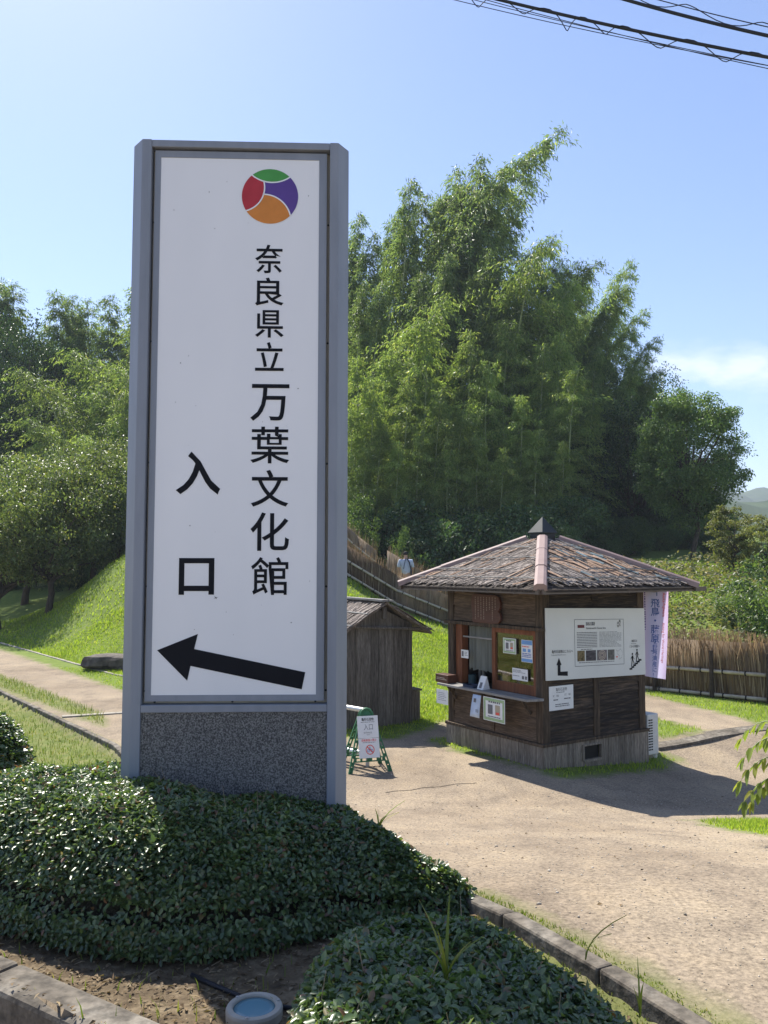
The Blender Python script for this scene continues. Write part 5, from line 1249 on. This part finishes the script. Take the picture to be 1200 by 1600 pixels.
# leaf litter and bark bits on the bed
P = rand_in_poly(SOIL, 11000, r, (-4, 1, 1.5, 5.6)); n = len(P); z = land(P[:, 0], P[:, 1]); C = np.stack([P[:, 0], P[:, 1], z + r.uniform(.002, .012, n)], 1)
V, F = leaf_mesh(C, r.normal(0, 1, (n, 3)) * [1, 1, .15], unit(r.normal(0, .35, (n, 3)) + [0, 0, 1]), r.uniform(.008, .040, n), r.uniform(.004, .016, n), .25, .1)
tag(np_obj('leaf_litter', V, F, lf_litter), 'dead leaves and bark scraps on soil', kind='stuff')
b = MB()
for i in range(170):
    q = P[i]; a = r.uniform(0, 6.28); l_ = r.uniform(.04, .2); z0 = gz(*q); e1 = (q[0] + math.cos(a) * l_, q[1] + math.sin(a) * l_)
    b.tube([(q[0], q[1], z0 + .006), ((q[0] + e1[0]) / 2 + .01, (q[1] + e1[1]) / 2, z0 + .014), (e1[0], e1[1], gz(*e1) + .006)], [.0022, .002, .001], 5)
tag(b.build('twigs', mt_twig), 'dry twigs lying on soil', kind='stuff')
# gravel on the path
P = np.concatenate([np.stack([r.uniform(-1.5, 5, 9000), r.uniform(2.6, 9.5, 9000)], 1), np.stack([r.uniform(-6, 7, 2500), r.uniform(9, 14, 2500)], 1)]); k = (sdf_poly(P[:, 0], P[:, 1], BED) < -.16) & (smax(GRASS, P[:, 0], P[:, 1]) < 0) & inb(P[:, 0], P[:, 1]); P = P[k]
n = len(P); s = r.uniform(.002, .0055, n) * (1 + 1.2 * (r.random(n) < .04)); z = land(P[:, 0], P[:, 1]); C = np.stack([P[:, 0], P[:, 1], z + s * .25], 1)
oc = np.array([(1, 0, 0), (0, 1, 0), (-1, 0, 0), (0, -1, 0), (0, 0, .7), (0, 0, -.7)]); V = (C[:, None, :] + oc[None] * s[:, None, None] * r.uniform(.6, 1.3, (n, 6, 1))).reshape(-1, 3); i = np.arange(n)[:, None] * 6
F = np.concatenate([i + f_ for f_ in ([0, 1, 4], [1, 2, 4], [2, 3, 4], [3, 0, 4], [1, 0, 5], [2, 1, 5], [3, 2, 5], [0, 3, 5])])
tag(np_obj('gravel', V, F, M('gravel_stone', [(.3, (.30, .26, .20)), (.7, (.50, .45, .38))], scale=3, bump=0, island=.4)), 'loose gravel on the path', kind='stuff')

# ------------------------------------------------------------------ small things in the bed and on the bank
lx, ly = -.455, 3.04; lzv = gz(lx, ly)
lamp = thing('ground_floodlight', 'round in-ground floodlight with pale ring and bluish glass beside the front bush', 'light fixture', (lx, ly, lzv))
MB().lathe([(.098, -.05), (.100, .030), (.096, .040), (.078, .042), (.074, .036), (.074, .02), (.0, .02)][:-1], 40).build('rim', plain('aged_beige_rim', (.40, .37, .31), rough=.7, var=.15), lamp, smooth=False, bevel=.002)
mt_lg, t_, b_ = new_mat('frosted_blue_glass'); b_.inputs['Base Color'].default_value = (.13, .27, .33, 1); b_.inputs['Roughness'].default_value = .22; b_.inputs['Specular IOR Level'].default_value = .6
MB().lathe([(.0735, .021), (.0735, .031), (.05, .033), (.002, .034)], 40).build('lens', mt_lg, lamp, smooth=True)
b = MB()
for k in range(3): a = k * 2.09 + .4; b.lathe([(.006, .040), (.006, .0445), (.001, .045)], 8, (.087 * math.cos(a), .087 * math.sin(a), 0))
b.build('bolt', mt_pipe, lamp)
hp = [pix(300, 1492, 3.34), pix(340, 1508, 3.24), pix(385, 1522, 3.15), pix(425, 1532, 3.10), pix(455, 1535, 3.08)]
b = MB(); b.tube([(p.x, p.y, gz(p.x, p.y) + .010) for p in hp], .009, 8); tag(b.build('black_hose', mt_cable, smooth=True), 'black cable hose lying on the soil between hedge and floodlight', 'hose')
def rock(name, loc, sc, seed, label, rz=0):
    r2 = random.Random(seed); b = MB(); n, k = 14, 7; P = []
    for i in range(k + 1):
        ph = math.pi * i / k - math.pi / 2
        for j in range(n):
            a = 2*math.pi*j/n; q = 1 + .22 * math.sin(a * 3 + seed) * math.cos(ph) + r2.uniform(-.09, .09)
            sx_ = math.copysign(abs(math.cos(ph)) ** .5, math.cos(ph)); P.append((sc[0]*q*sx_*math.cos(a), sc[1]*q*sx_*math.sin(a), sc[2]*math.copysign(abs(math.sin(ph)) ** .6, math.sin(ph))))
    b.add(P, [(i*n+j, i*n+(j+1) % n, (i+1)*n+(j+1) % n, (i+1)*n+j) for i in range(k) for j in range(n)]); o = b.build(name, mt_rock); o.location = loc; o.rotation_euler = (0, 0, rz); return tag(o, label, 'rock')
x_, y_ = -6.45, 19.7; rock('rock', (x_, y_, gz(x_, y_) + .18), (.55, .40, .17), 3, 'flat topped dark rock low on grass bank left of the sign', .2)
x_, y_ = -5.95, 19.5; rock('rock', (x_, y_, gz(x_, y_) + .12), (.34, .3, .16), 5, 'smaller rock half hidden by the sign pillar on the bank', .5)
x_, y_ = -6.85, 19.95; rock('rock', (x_, y_, gz(x_, y_) + .16), (.32, .28, .07), 8, 'thin slab of rock jutting from left end of the rock on the bank', .1)

# ------------------------------------------------------------------ trees
def bamboo(name, label, seed, h, arch, bare=.3, lmax=1.15, mat=lf_bamboo, nodes=52, leaf=(.13, .23), per=8, cl=9, cat='bamboo', flip=.95, pw=2.6, dr=.30):
    r = np.random.default_rng(seed); t = np.linspace(0, 1, 26)
    def pos(q): q = np.asarray(q); return np.stack([arch * h * .42 * q ** pw, .02 * h * np.sin(q * 5 + seed) * q, h * (q - dr * abs(arch) * q ** 4)], -1)
    root = thing(name, label, cat)
    C = pos(t); b = MB(); b.tube([tuple(c) for c in C], [.055 * (1 - .9 * q) + .006 for q in t], 6)
    brs = []; LC, LD = [], []
    for i in range(nodes):
        q = bare + (1 - bare) * (i + r.random()) / nodes; p0 = pos(q); f = (q - bare) / (1 - bare)
        Lb = lmax * (.34 + .95 * math.sin(math.pi * min(1, .18 + f * .80)) ** .8) * r.uniform(.6, 1.3) * (1.55 if r.random() < .18 else 1)
        cl_ = cl if f < .82 else max(2, int(cl * (.22 + .78 * (1 - f) / .18)))
        Lb *= 1 if f < .82 else .75 + .25 * (1 - f) / .18
        for k in range(3):
            a = r.uniform(0, 2 * math.pi); d = np.array([math.cos(a), math.sin(a), 0]); s = np.linspace(0, 1, 5)[:, None]
            rise = r.uniform(.25, .85); path = p0 + d * Lb * s * .9 + np.array([0, 0, 1.]) * Lb * (rise * s - flip * s * s)
            if k < 2: b.tube([tuple(c) for c in path], [.010, .008, .006, .004, .002], 3, False)
            for c in range(cl_):
                u = .22 + .80 * (c + r.random()) / cl_; j = min(int(u * 4), 3); pc = path[j] + (path[j + 1] - path[j]) * (u * 4 - j); m_ = per
                LC.append(pc + r.normal(0, .09, (m_, 3))); LD.append(d * .75 + np.array([0, 0, -.45 - .5 * u]) + r.normal(0, .55, (m_, 3)))
    b.build('trunk', mt_culm, root, smooth=True)
    LC = np.concatenate(LC); LD = np.concatenate(LD); n = len(LC); L = r.uniform(*leaf, n)
    V, F = leaf_mesh(LC, LD, unit(r.normal(0, .7, (n, 3)) + [0, 0, 1]), L, L * r.uniform(.17, .25, n), .1, .25)
    np_obj('crown', V, F, mat, root); return root
def broadleaf(name, label, seed, h, crown, nclump, clump_r, per, leaf, mat, tr=.16, forks=5, cat='tree', droop=.3, base=.0, shape=None, flat=.75):
    """crown = (centre height, radius x, radius y, radius z)"""
    r = np.random.default_rng(seed); root = thing(name, label, cat); cz, rx, ry, rz_ = crown; CL = []
    while len(CL) < nclump:
        v = r.normal(0, 1, 3); v /= np.linalg.norm(v); q = r.uniform(.35, 1) ** .45; c = np.array([v[0] * rx * q, v[1] * ry * q, cz + v[2] * rz_ * q])
        c[:2] *= 1 + .18 * math.sin(3 * math.atan2(v[1], v[0]) + seed)
        if c[2] > base: CL.append(c)
    b = MB(); tp = cz - rz_ * .55
    trunk = [np.array([.05 * h * math.sin(i * .9 + seed) * i / 6, .03 * h * math.cos(i * 1.3 + seed) * i / 6, tp * i / 6 + (-.2 if i == 0 else 0)]) for i in range(7)]
    b.tube([tuple(c) for c in trunk], [tr * (1.25 if i == 0 else 1 - .07 * i) for i in range(7)], 9)
    for i in r.choice(nclump, min(nclump, forks * 5), replace=False):
        s0 = trunk[int(r.integers(3, 7))]; e = CL[i]; mid = s0 + (e - s0) * .5 + np.array([0, 0, .12 * np.linalg.norm(e - s0)]) * r.uniform(-.4, 1); b.tube([tuple(s0), tuple(mid), tuple(e)], [tr * .5, tr * .28, tr * .07], 6)
    b.build('trunk', mt_trunk, root, smooth=True)
    LC, LN = [], []
    for c in CL:
        m_ = int(per * r.uniform(.6, 1.4)); v = unit(r.normal(0, 1, (m_, 3))); q = r.random(m_) ** .5; R_ = clump_r * r.uniform(.65, 1.35); LC.append(c + v * (q * R_)[:, None] * [1, 1, flat]); LN.append(unit(v * .35 + [0, 0, .9] + r.normal(0, .5, (m_, 3))))
    LC = np.concatenate(LC); LN = np.concatenate(LN); n = len(LC); D = np.cross(LN, r.normal(0, 1, (n, 3))) + np.array([0, 0, -droop]); L = r.uniform(*leaf, n); V, F = leaf_mesh(LC, D, LN, L, L * r.uniform(.42, .6, n), .12, .2)
    np_obj('crown', V, F, mat, root); return root

def put(src, X, Y, height=None, h0=None, rz=0., label=None, group=None, first=False, wide=1.0, sink=.1):
    k = height / h0; loc = (X, Y, gz(X, Y) - sink)
    if first:
        src.location = loc; src.rotation_euler = (0, 0, rz); src.scale = (k * wide, k * wide, k)
        if label: src['label'] = label
        if group: src['group'] = group
        return src
    return copy_tree(src, loc, rz, (k * wide, k * wide, k), label, group)
BH = 16.0
proto = {'up': bamboo('bamboo', 'x', 51, BH, .10, .3, .80), 'up2': bamboo('bamboo', 'x', 52, BH, .22, .25, .95), 'arch': bamboo('bamboo', 'x', 53, BH, .95, .3, 1.0, cl=9, pw=2.1, dr=.10), 'arch2': bamboo('bamboo', 'x', 54, BH, .5, .28, 1.0, pw=2.4, dr=.22),
         'young': bamboo('bamboo', 'x', 55, 10.0, .12, .06, 1.0, lf_bamboo_y, 40, (.11, .20), 9, 10, flip=.62), 'young2': bamboo('bamboo', 'x', 56, 10.0, .5, .1, 1.15, lf_bamboo_y, 50, (.10, .18), 8, 9, flip=.8)}
PH = {k: (10.0 if k.startswith('young') else BH) for k in proto}
AF = {'up': (.10, .30), 'up2': (.22, .30), 'arch': (.95, .10), 'arch2': (.5, .22), 'young': (.12, .30), 'young2': (.5, .30)}
used = set()
def bam(kind, px, py, Y, turn=0.0, label=None, group=None, wide=1.0):
    """stand a bamboo so that its tip reaches photo pixel (px,py)"""
    tip = pix(px, py, Y); a = AF[kind][0]; fx = a * .42; fz = 1 - AF[kind][1] * a
    X = tip.x
    for _ in range(4):
        hgt = (tip.z - gz(X, Y) + .1) / fz; X = tip.x - hgt * fx * wide * math.cos(turn)
    first = kind not in used; used.add(kind)
    return put(proto[kind], X, Y, hgt, PH[kind], turn, label, group, first, wide)
gA = 'bamboo of the grove behind the booth'; LA = 'feathery green bamboo packed into the tall grove behind the booth'
R_ = random.Random(17)
# skyline, left to right
bam('arch', 884, 196, 46.5, 0, 'tallest bamboo whose feathery tip arches far out to the right over the grove', None)
bam('arch2', 838, 262, 47.5, .3, 'bamboo just below the tallest arching tip on its left', None)
bam('up', 640, 275, 46.5, .5, 'narrow upright bamboo plume first to rise left of the tallest arching one', None)
bam('up2', 758, 236, 47.5, .2, 'tall bamboo plume between the narrow upright one and the tallest arching one', None)
for kd, px, py, Y in (('up', 562, 332, 47.5), ('up2', 590, 352, 45.5), ('up', 612, 330, 49.5), ('up2', 665, 305, 48.5), ('up', 690, 300, 49.5), ('up2', 722, 248, 48.5), ('up', 740, 290, 46.5), ('arch2', 785, 290, 49.5), ('up2', 800, 330, 50.5), ('arch2', 868, 368, 45.5),
                      ('arch2', 898, 385, 44.5), ('up2', 822, 400, 43.5), ('up2', 770, 385, 42.5), ('up', 700, 395, 42.5), ('up', 655, 420, 42.5), ('up2', 600, 430, 42.5), ('up', 570, 440, 43.5), ('up', 545, 390, 46.5)):
    bam(kd, px, py, Y, R_.uniform(-.6, .9), LA, gA)
gB = 'bamboo on the darker right flank of the grove'; LB = 'bamboo on the darker right flank of the grove with tips drooping right'
bam('arch', 955, 388, 43.5, .2, 'dark tipped bamboo nodding right above the booth roof finial', None)
for kd, px, py, Y, tn in (('arch2', 990, 440, 43.5, .1), ('arch2', 1002, 490, 42.5, -.3), ('arch2', 915, 400, 44.5, .2), ('arch2', 975, 470, 42.5, .4), ('up2', 880, 430, 43.5, .2), ('up2', 940, 540, 41, .2), ('arch2', 1012, 560, 40, .3), ('arch2', 930, 430, 45.5, .4), ('arch2', 1028, 528, 41.5, -.1), ('arch2', 1038, 575, 41, .1), ('arch2', 985, 520, 44.5, .5), ('arch2', 945, 470, 46.5, .8), ('arch2', 905, 450, 47.5, .5), ('arch2', 1060, 622, 42, .1), ('arch2', 960, 600, 38, .3)):
    bam(kd, px, py, Y, tn, LB, gB)
# backs of the grove
for i in range(26): bam(R_.choice(('up', 'up2', 'arch2')), R_.uniform(530, 1000), R_.uniform(430, 640) + 0, R_.uniform(52, 64), R_.uniform(-1, 1.5), LA, gA)
for i in range(12): bam(R_.choice(('up', 'up2')), R_.uniform(215, 540), R_.uniform(420, 560), R_.uniform(40, 56), R_.uniform(-1, 1.5), LA, gA)
# young bright bamboo in front
bam('young', 905, 575, 36.5, .3, 'bright young bamboo standing in front of the dark flank right of finial', None, 1.25)
bam('young2', 745, 420, 42, 2.2, 'yellowish green bamboo with arched plume in the middle of the grove', None, .8)
gC = 'young bamboo along the front of the grove'; LC_ = 'light green young bamboo in the front row of the grove'
for kd, px, py, Y in (('young', 560, 560, 37), ('young', 585, 600, 36.5), ('young', 612, 545, 39), ('young', 640, 590, 36.5), ('young', 668, 520, 39), ('young2', 700, 480, 39.5), ('young', 735, 520, 39), ('young', 765, 560, 37), ('young', 800, 500, 39.5), ('young2', 838, 420, 42.5), ('young', 850, 540, 39), ('young', 880, 520, 39.5), ('young2', 905, 440, 42.5), ('young', 690, 610, 36.2), ('young', 725, 640, 36), ('young', 930, 620, 37), ('young', 550, 640, 36), ('young', 600, 660, 35.6), ('young', 815, 620, 36.3), ('young', 575, 700, 35), ('young', 625, 690, 35), ('young', 660, 670, 35.3), ('young', 705, 700, 35), ('young', 750, 680, 35.3), ('young', 790, 700, 35), ('young', 845, 670, 35.5), ('young', 880, 690, 35.2)):
    bam(kd, px, py, Y, R_.uniform(-1.5, 1.5), LC_, gC, 1.0)
# left wood: bamboo and trees far behind the cherries
gD = 'tall bamboo of the left wood'; LD_ = 'tall bamboo against the sky in the wood at left'
for kd, px, py, Y in (('up', 12, 440, 58), ('up2', 40, 462, 60), ('up', 78, 448, 58), ('up2', 98, 470, 61), ('up', 128, 468, 59), ('up2', 150, 485, 60), ('up', 186, 468, 57), ('up2', 202, 428, 56), ('up', -20, 430, 58), ('up2', 225, 450, 55), ('up', 60, 500, 56), ('up2', 20, 520, 55), ('up2', 110, 520, 56), ('up', 160, 520, 56), ('up', 260, 440, 56), ('up2', -50, 450, 57)):
    bam(kd, px, py, Y, R_.uniform(0, 6), LD_, gD, 1.25)
for i in range(10): bam(R_.choice(('up', 'up2')), R_.uniform(-40, 230), R_.uniform(540, 640), R_.uniform(56, 66), R_.uniform(0, 6), LD_, gD, 1.3)
bam('young2', 30, 582, 45, 3.3, 'yellow green bamboo plume bowing left above the cherry trees', None, 1.3)
bam('young2', 38, 655, 42, 3.1, 'lower yellow green bamboo plume bowing left close over the cherry crowns', None, 1.3)
gE = 'yellow green bamboo above the cherry trees'; LE = 'yellow green bamboo plume among others above the cherry trees'
for px, py, Y, tn in ((100, 545, 47, 3.0), (130, 610, 44, 2.8), (150, 560, 46, 2.6), (190, 510, 48, 2.9), (185, 580, 45, 3.4), (120, 680, 41, 3.0), (170, 650, 42, 2.7), (200, 640, 43, 3.2), (235, 560, 45, 2.5)):
    bam('young2', px, py, Y, tn, LE, gE, 1.25)

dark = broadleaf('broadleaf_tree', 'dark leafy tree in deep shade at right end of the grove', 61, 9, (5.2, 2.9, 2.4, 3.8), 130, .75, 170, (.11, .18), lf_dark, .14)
def tree_at(src, px, py_top, Y, h0, rz=0, label=None, group=None, first=False, wide=1.0):
    tp = pix(px, py_top, Y); return put(src, tp.x, Y, tp.z - gz(tp.x, Y), h0, rz, label, group, first, wide)
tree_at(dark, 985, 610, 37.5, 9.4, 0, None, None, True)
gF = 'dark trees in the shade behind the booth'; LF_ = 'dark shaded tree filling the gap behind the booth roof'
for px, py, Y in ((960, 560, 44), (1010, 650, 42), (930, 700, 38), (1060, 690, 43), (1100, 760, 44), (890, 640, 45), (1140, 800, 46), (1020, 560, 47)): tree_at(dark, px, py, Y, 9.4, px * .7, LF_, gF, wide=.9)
gG = 'dark trees in the left wood'; LG = 'dark tree in the shadowed lower part of the left wood'
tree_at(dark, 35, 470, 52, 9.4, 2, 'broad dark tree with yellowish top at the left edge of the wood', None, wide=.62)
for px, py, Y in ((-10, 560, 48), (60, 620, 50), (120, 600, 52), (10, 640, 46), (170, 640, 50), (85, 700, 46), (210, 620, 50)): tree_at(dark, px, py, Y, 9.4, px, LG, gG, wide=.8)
zelk = broadleaf('broadleaf_tree', 'rounded green tree with slim trunk standing right of the grove', 62, 8, (4.9, 2.25, 2.1, 3.1), 210, .55, 240, (.09, .15), lf_zelk, .13, 6, droop=.5, flat=.75)
tree_at(zelk, 1078, 610, 34, 8.0, .4, None, None, True, 1.06)
ch = broadleaf('cherry_tree', 'spreading cherry tree with leaning dark trunk on the left bank', 63, 5.5, (3.15, 3.1, 2.8, 1.75), 170, .6, 130, (.085, .14), lf_cherry, .12, 6, droop=.5, flat=.6)
tree_at(ch, 82, 715, 30.5, 5.2, .6, None, None, True, 1.0)
tree_at(ch, 150, 690, 32.5, 5.2, 2.2, 'second cherry tree higher on the bank beside the sign pillar', None, wide=.95)
tree_at(ch, 5, 735, 31, 5.2, 3.9, 'cherry tree at left edge with branches hanging low over the bank', None, wide=.95)
tree_at(ch, 190, 675, 36, 5.2, 5.1, 'cherry tree partly hidden behind the sign pillar at the crest', None)
tree_at(ch, 45, 700, 38, 5.2, 1.1, 'cherry tree further back between the two trunks on the left bank', None)
tree_at(ch, 250, 690, 34, 5.2, .1, 'cherry tree hidden behind the pylon sign on the hill crest', None)
# creeper clad bushes along the foot of the grove
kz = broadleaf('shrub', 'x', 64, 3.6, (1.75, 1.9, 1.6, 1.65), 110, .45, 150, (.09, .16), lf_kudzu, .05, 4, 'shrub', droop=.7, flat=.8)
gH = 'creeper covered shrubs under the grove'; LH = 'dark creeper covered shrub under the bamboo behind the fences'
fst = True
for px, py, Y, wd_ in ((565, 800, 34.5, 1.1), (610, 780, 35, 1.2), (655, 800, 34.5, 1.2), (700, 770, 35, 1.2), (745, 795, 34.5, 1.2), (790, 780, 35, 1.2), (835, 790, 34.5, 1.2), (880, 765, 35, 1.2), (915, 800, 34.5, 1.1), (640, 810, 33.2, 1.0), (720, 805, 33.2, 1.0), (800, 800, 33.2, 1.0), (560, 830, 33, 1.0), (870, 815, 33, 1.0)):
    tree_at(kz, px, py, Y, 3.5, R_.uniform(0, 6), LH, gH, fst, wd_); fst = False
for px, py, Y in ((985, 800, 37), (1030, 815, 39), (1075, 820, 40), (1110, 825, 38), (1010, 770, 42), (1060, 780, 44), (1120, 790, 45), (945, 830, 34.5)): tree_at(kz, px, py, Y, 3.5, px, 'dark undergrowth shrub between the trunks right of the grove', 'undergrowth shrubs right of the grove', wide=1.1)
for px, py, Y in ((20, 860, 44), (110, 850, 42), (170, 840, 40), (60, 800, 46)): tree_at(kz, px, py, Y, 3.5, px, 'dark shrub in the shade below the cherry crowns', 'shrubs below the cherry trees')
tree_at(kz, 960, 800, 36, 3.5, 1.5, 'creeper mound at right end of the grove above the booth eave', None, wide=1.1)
mp_ = broadleaf('light_shrub', 'yellowish layered shrub at right end of the weedy bank', 65, 2.9, (1.75, 1.25, 1.1, 1.2), 75, .30, 95, (.07, .12), lf_maple, .05, 5, 'shrub', droop=.2, flat=.4)
tree_at(mp_, 1145, 782, 26, 2.95, 0, None, None, True)
tree_at(mp_, 1195, 800, 25, 2.95, 2, 'yellowish shrub cut by the right edge behind the layered one', None)
sh = broadleaf('leafy_shrub', 'bright green leafy shrub at right edge just behind the fence', 66, 2.2, (1.15, .95, .9, 1.05), 55, .34, 90, (.07, .12), lf_zelk, .04, 4, 'shrub')
tree_at(sh, 1205, 850, 19, 2.2, 0, None, None, True)
tree_at(sh, 1150, 905, 20.5, 2.2, 1, 'low green shrub on bank between fence and yellowish shrub', None, wide=1.3)
tree_at(sh, 1245, 880, 18, 2.2, 2, 'green shrub outside the right edge behind the fence', None)
# young weeds by the upper fence
for px, py, Y in ((628, 822, 31.5), (560, 770, 32)):
    tree_at(sh, px, py, Y, 2.2, px, 'thin young plant rising behind the upper fences' if px > 600 else 'pale bushy plant beside the sign behind the upper fence', None, wide=.35 if px > 600 else .55)
# sapling entering from the right edge
sx_, sy_ = 2.64, 5.6; sg0 = gz(sx_, sy_)
sap = thing('sapling', 'light green sapling with drooping paired leaves entering at right edge', 'sapling', (sx_, sy_, sg0)); b = MB(); LC, LD, LN = [], [], []; r2 = np.random.default_rng(9)
b.tube([(0, 0, -.05), (.01, 0, .25), (-.01, 0, .55), (.0, 0, .82)], [.012, .010, .008, .004], 7)
for i in range(13):
    a = -2.6 + .55 * (i % 5) + r2.normal(0, .5) if i < 9 else r2.uniform(0, 6.28); z0 = .38 + .42 * i / 13; Ls = r2.uniform(.18, .30); d = np.array([math.cos(a), math.sin(a), 0]); s = np.linspace(0, 1, 6)[:, None]; path = np.array([0, 0, z0]) + d * Ls * s + np.array([0, 0, 1.]) * Ls * (.55 * s - 1.0 * s * s); b.tube([tuple(c) for c in path], [.004, .0035, .003, .0025, .002, .0015], 4)
    for j in range(1, 6):
        sd = np.array([-d[1], d[0], 0])
        for sg_ in (-1, 1): LC.append(path[j]); LD.append(d * .55 + sd * sg_ * .5 + np.array([0, 0, -.75])); LN.append(np.array([0, 0, 1.]) + d * .5 + r2.normal(0, .2, 3))
    LC.append(path[5]); LD.append(d * .5 + np.array([0, 0, -.9])); LN.append(d + np.array([0, 0, .6]))
b.build('stem', mt_culm, sap, smooth=True); V, F = leaf_mesh(np.array(LC), np.array(LD), np.array(LN), r2.uniform(.085, .125, len(LC)), r2.uniform(.030, .044, len(LC)), .12, .2, True); np_obj('leaves', V, F, lf_sap, sap)

# ------------------------------------------------------------------ the summer air between here and the far hills
b = MB(); b.box(-1640, 1640, -320, 2060, -40, 112)
mt_haze = bpy.data.materials.new('summer_haze'); mt_haze.use_nodes = True; t_ = mt_haze.node_tree; t_.nodes.clear()
ho = t_.nodes.new('ShaderNodeOutputMaterial'); hv = t_.nodes.new('ShaderNodeVolumePrincipled'); hv.inputs['Color'].default_value = (.80, .88, 1, 1); hv.inputs['Density'].default_value = .0006
t_.links.new(hv.outputs[0], ho.inputs['Volume'])
hz = b.build('haze', mt_haze); tag(hz, kind='stuff'); hz.display_type = 'WIRE'

# small things on the trodden path
r = np.random.default_rng(77)
P = np.stack([r.uniform(-1, 5, 900), r.uniform(2.6, 11, 900)], 1); k = (sdf_poly(P[:, 0], P[:, 1], BED) < -.14) & (smax(GRASS, P[:, 0], P[:, 1]) < .1) & inb(P[:, 0], P[:, 1]); P = P[k][:330]
kd = r.random(len(P)) < .6; q = -.12 - np.abs(r.normal(0, .25, len(P)))
n = len(P); C = np.stack([P[:, 0], P[:, 1], land(P[:, 0], P[:, 1]) + .006], 1)
V, F = leaf_mesh(C, r.normal(0, 1, (n, 3)) * [1, 1, .1], unit(r.normal(0, .3, (n, 3)) + [0, 0, 1]), r.uniform(.012, .035, n), r.uniform(.008, .016, n), .25, .1)
tag(np_obj('leaf_litter', V, F, lf_litter), 'scattered dry leaf bits on the path', kind='stuff')
cr_pts = [(.02, 9.05), (.12, 9.12), (.30, 9.16), (.42, 9.26), (.62, 9.30), (.80, 9.42), (1.02, 9.45)]
b = MB()
for (ax, ay), (bx, by) in zip(cr_pts, cr_pts[1:]):
    d = Vector((bx - ax, by - ay, 0)).normalized(); sd_ = Vector((d.y, -d.x, 0)) * .008; za, zb = gz(ax, ay) + .003, gz(bx, by) + .003
    b.add([Vector((ax, ay, za)) - sd_, Vector((bx, by, zb)) - sd_ * .7, Vector((bx, by, zb)) + sd_ * .7, Vector((ax, ay, za)) + sd_], [(0, 1, 2, 3)])
tag(b.build('path_crack', plain('crack_soil', (.07, .055, .04), rough=1)), kind='structure')
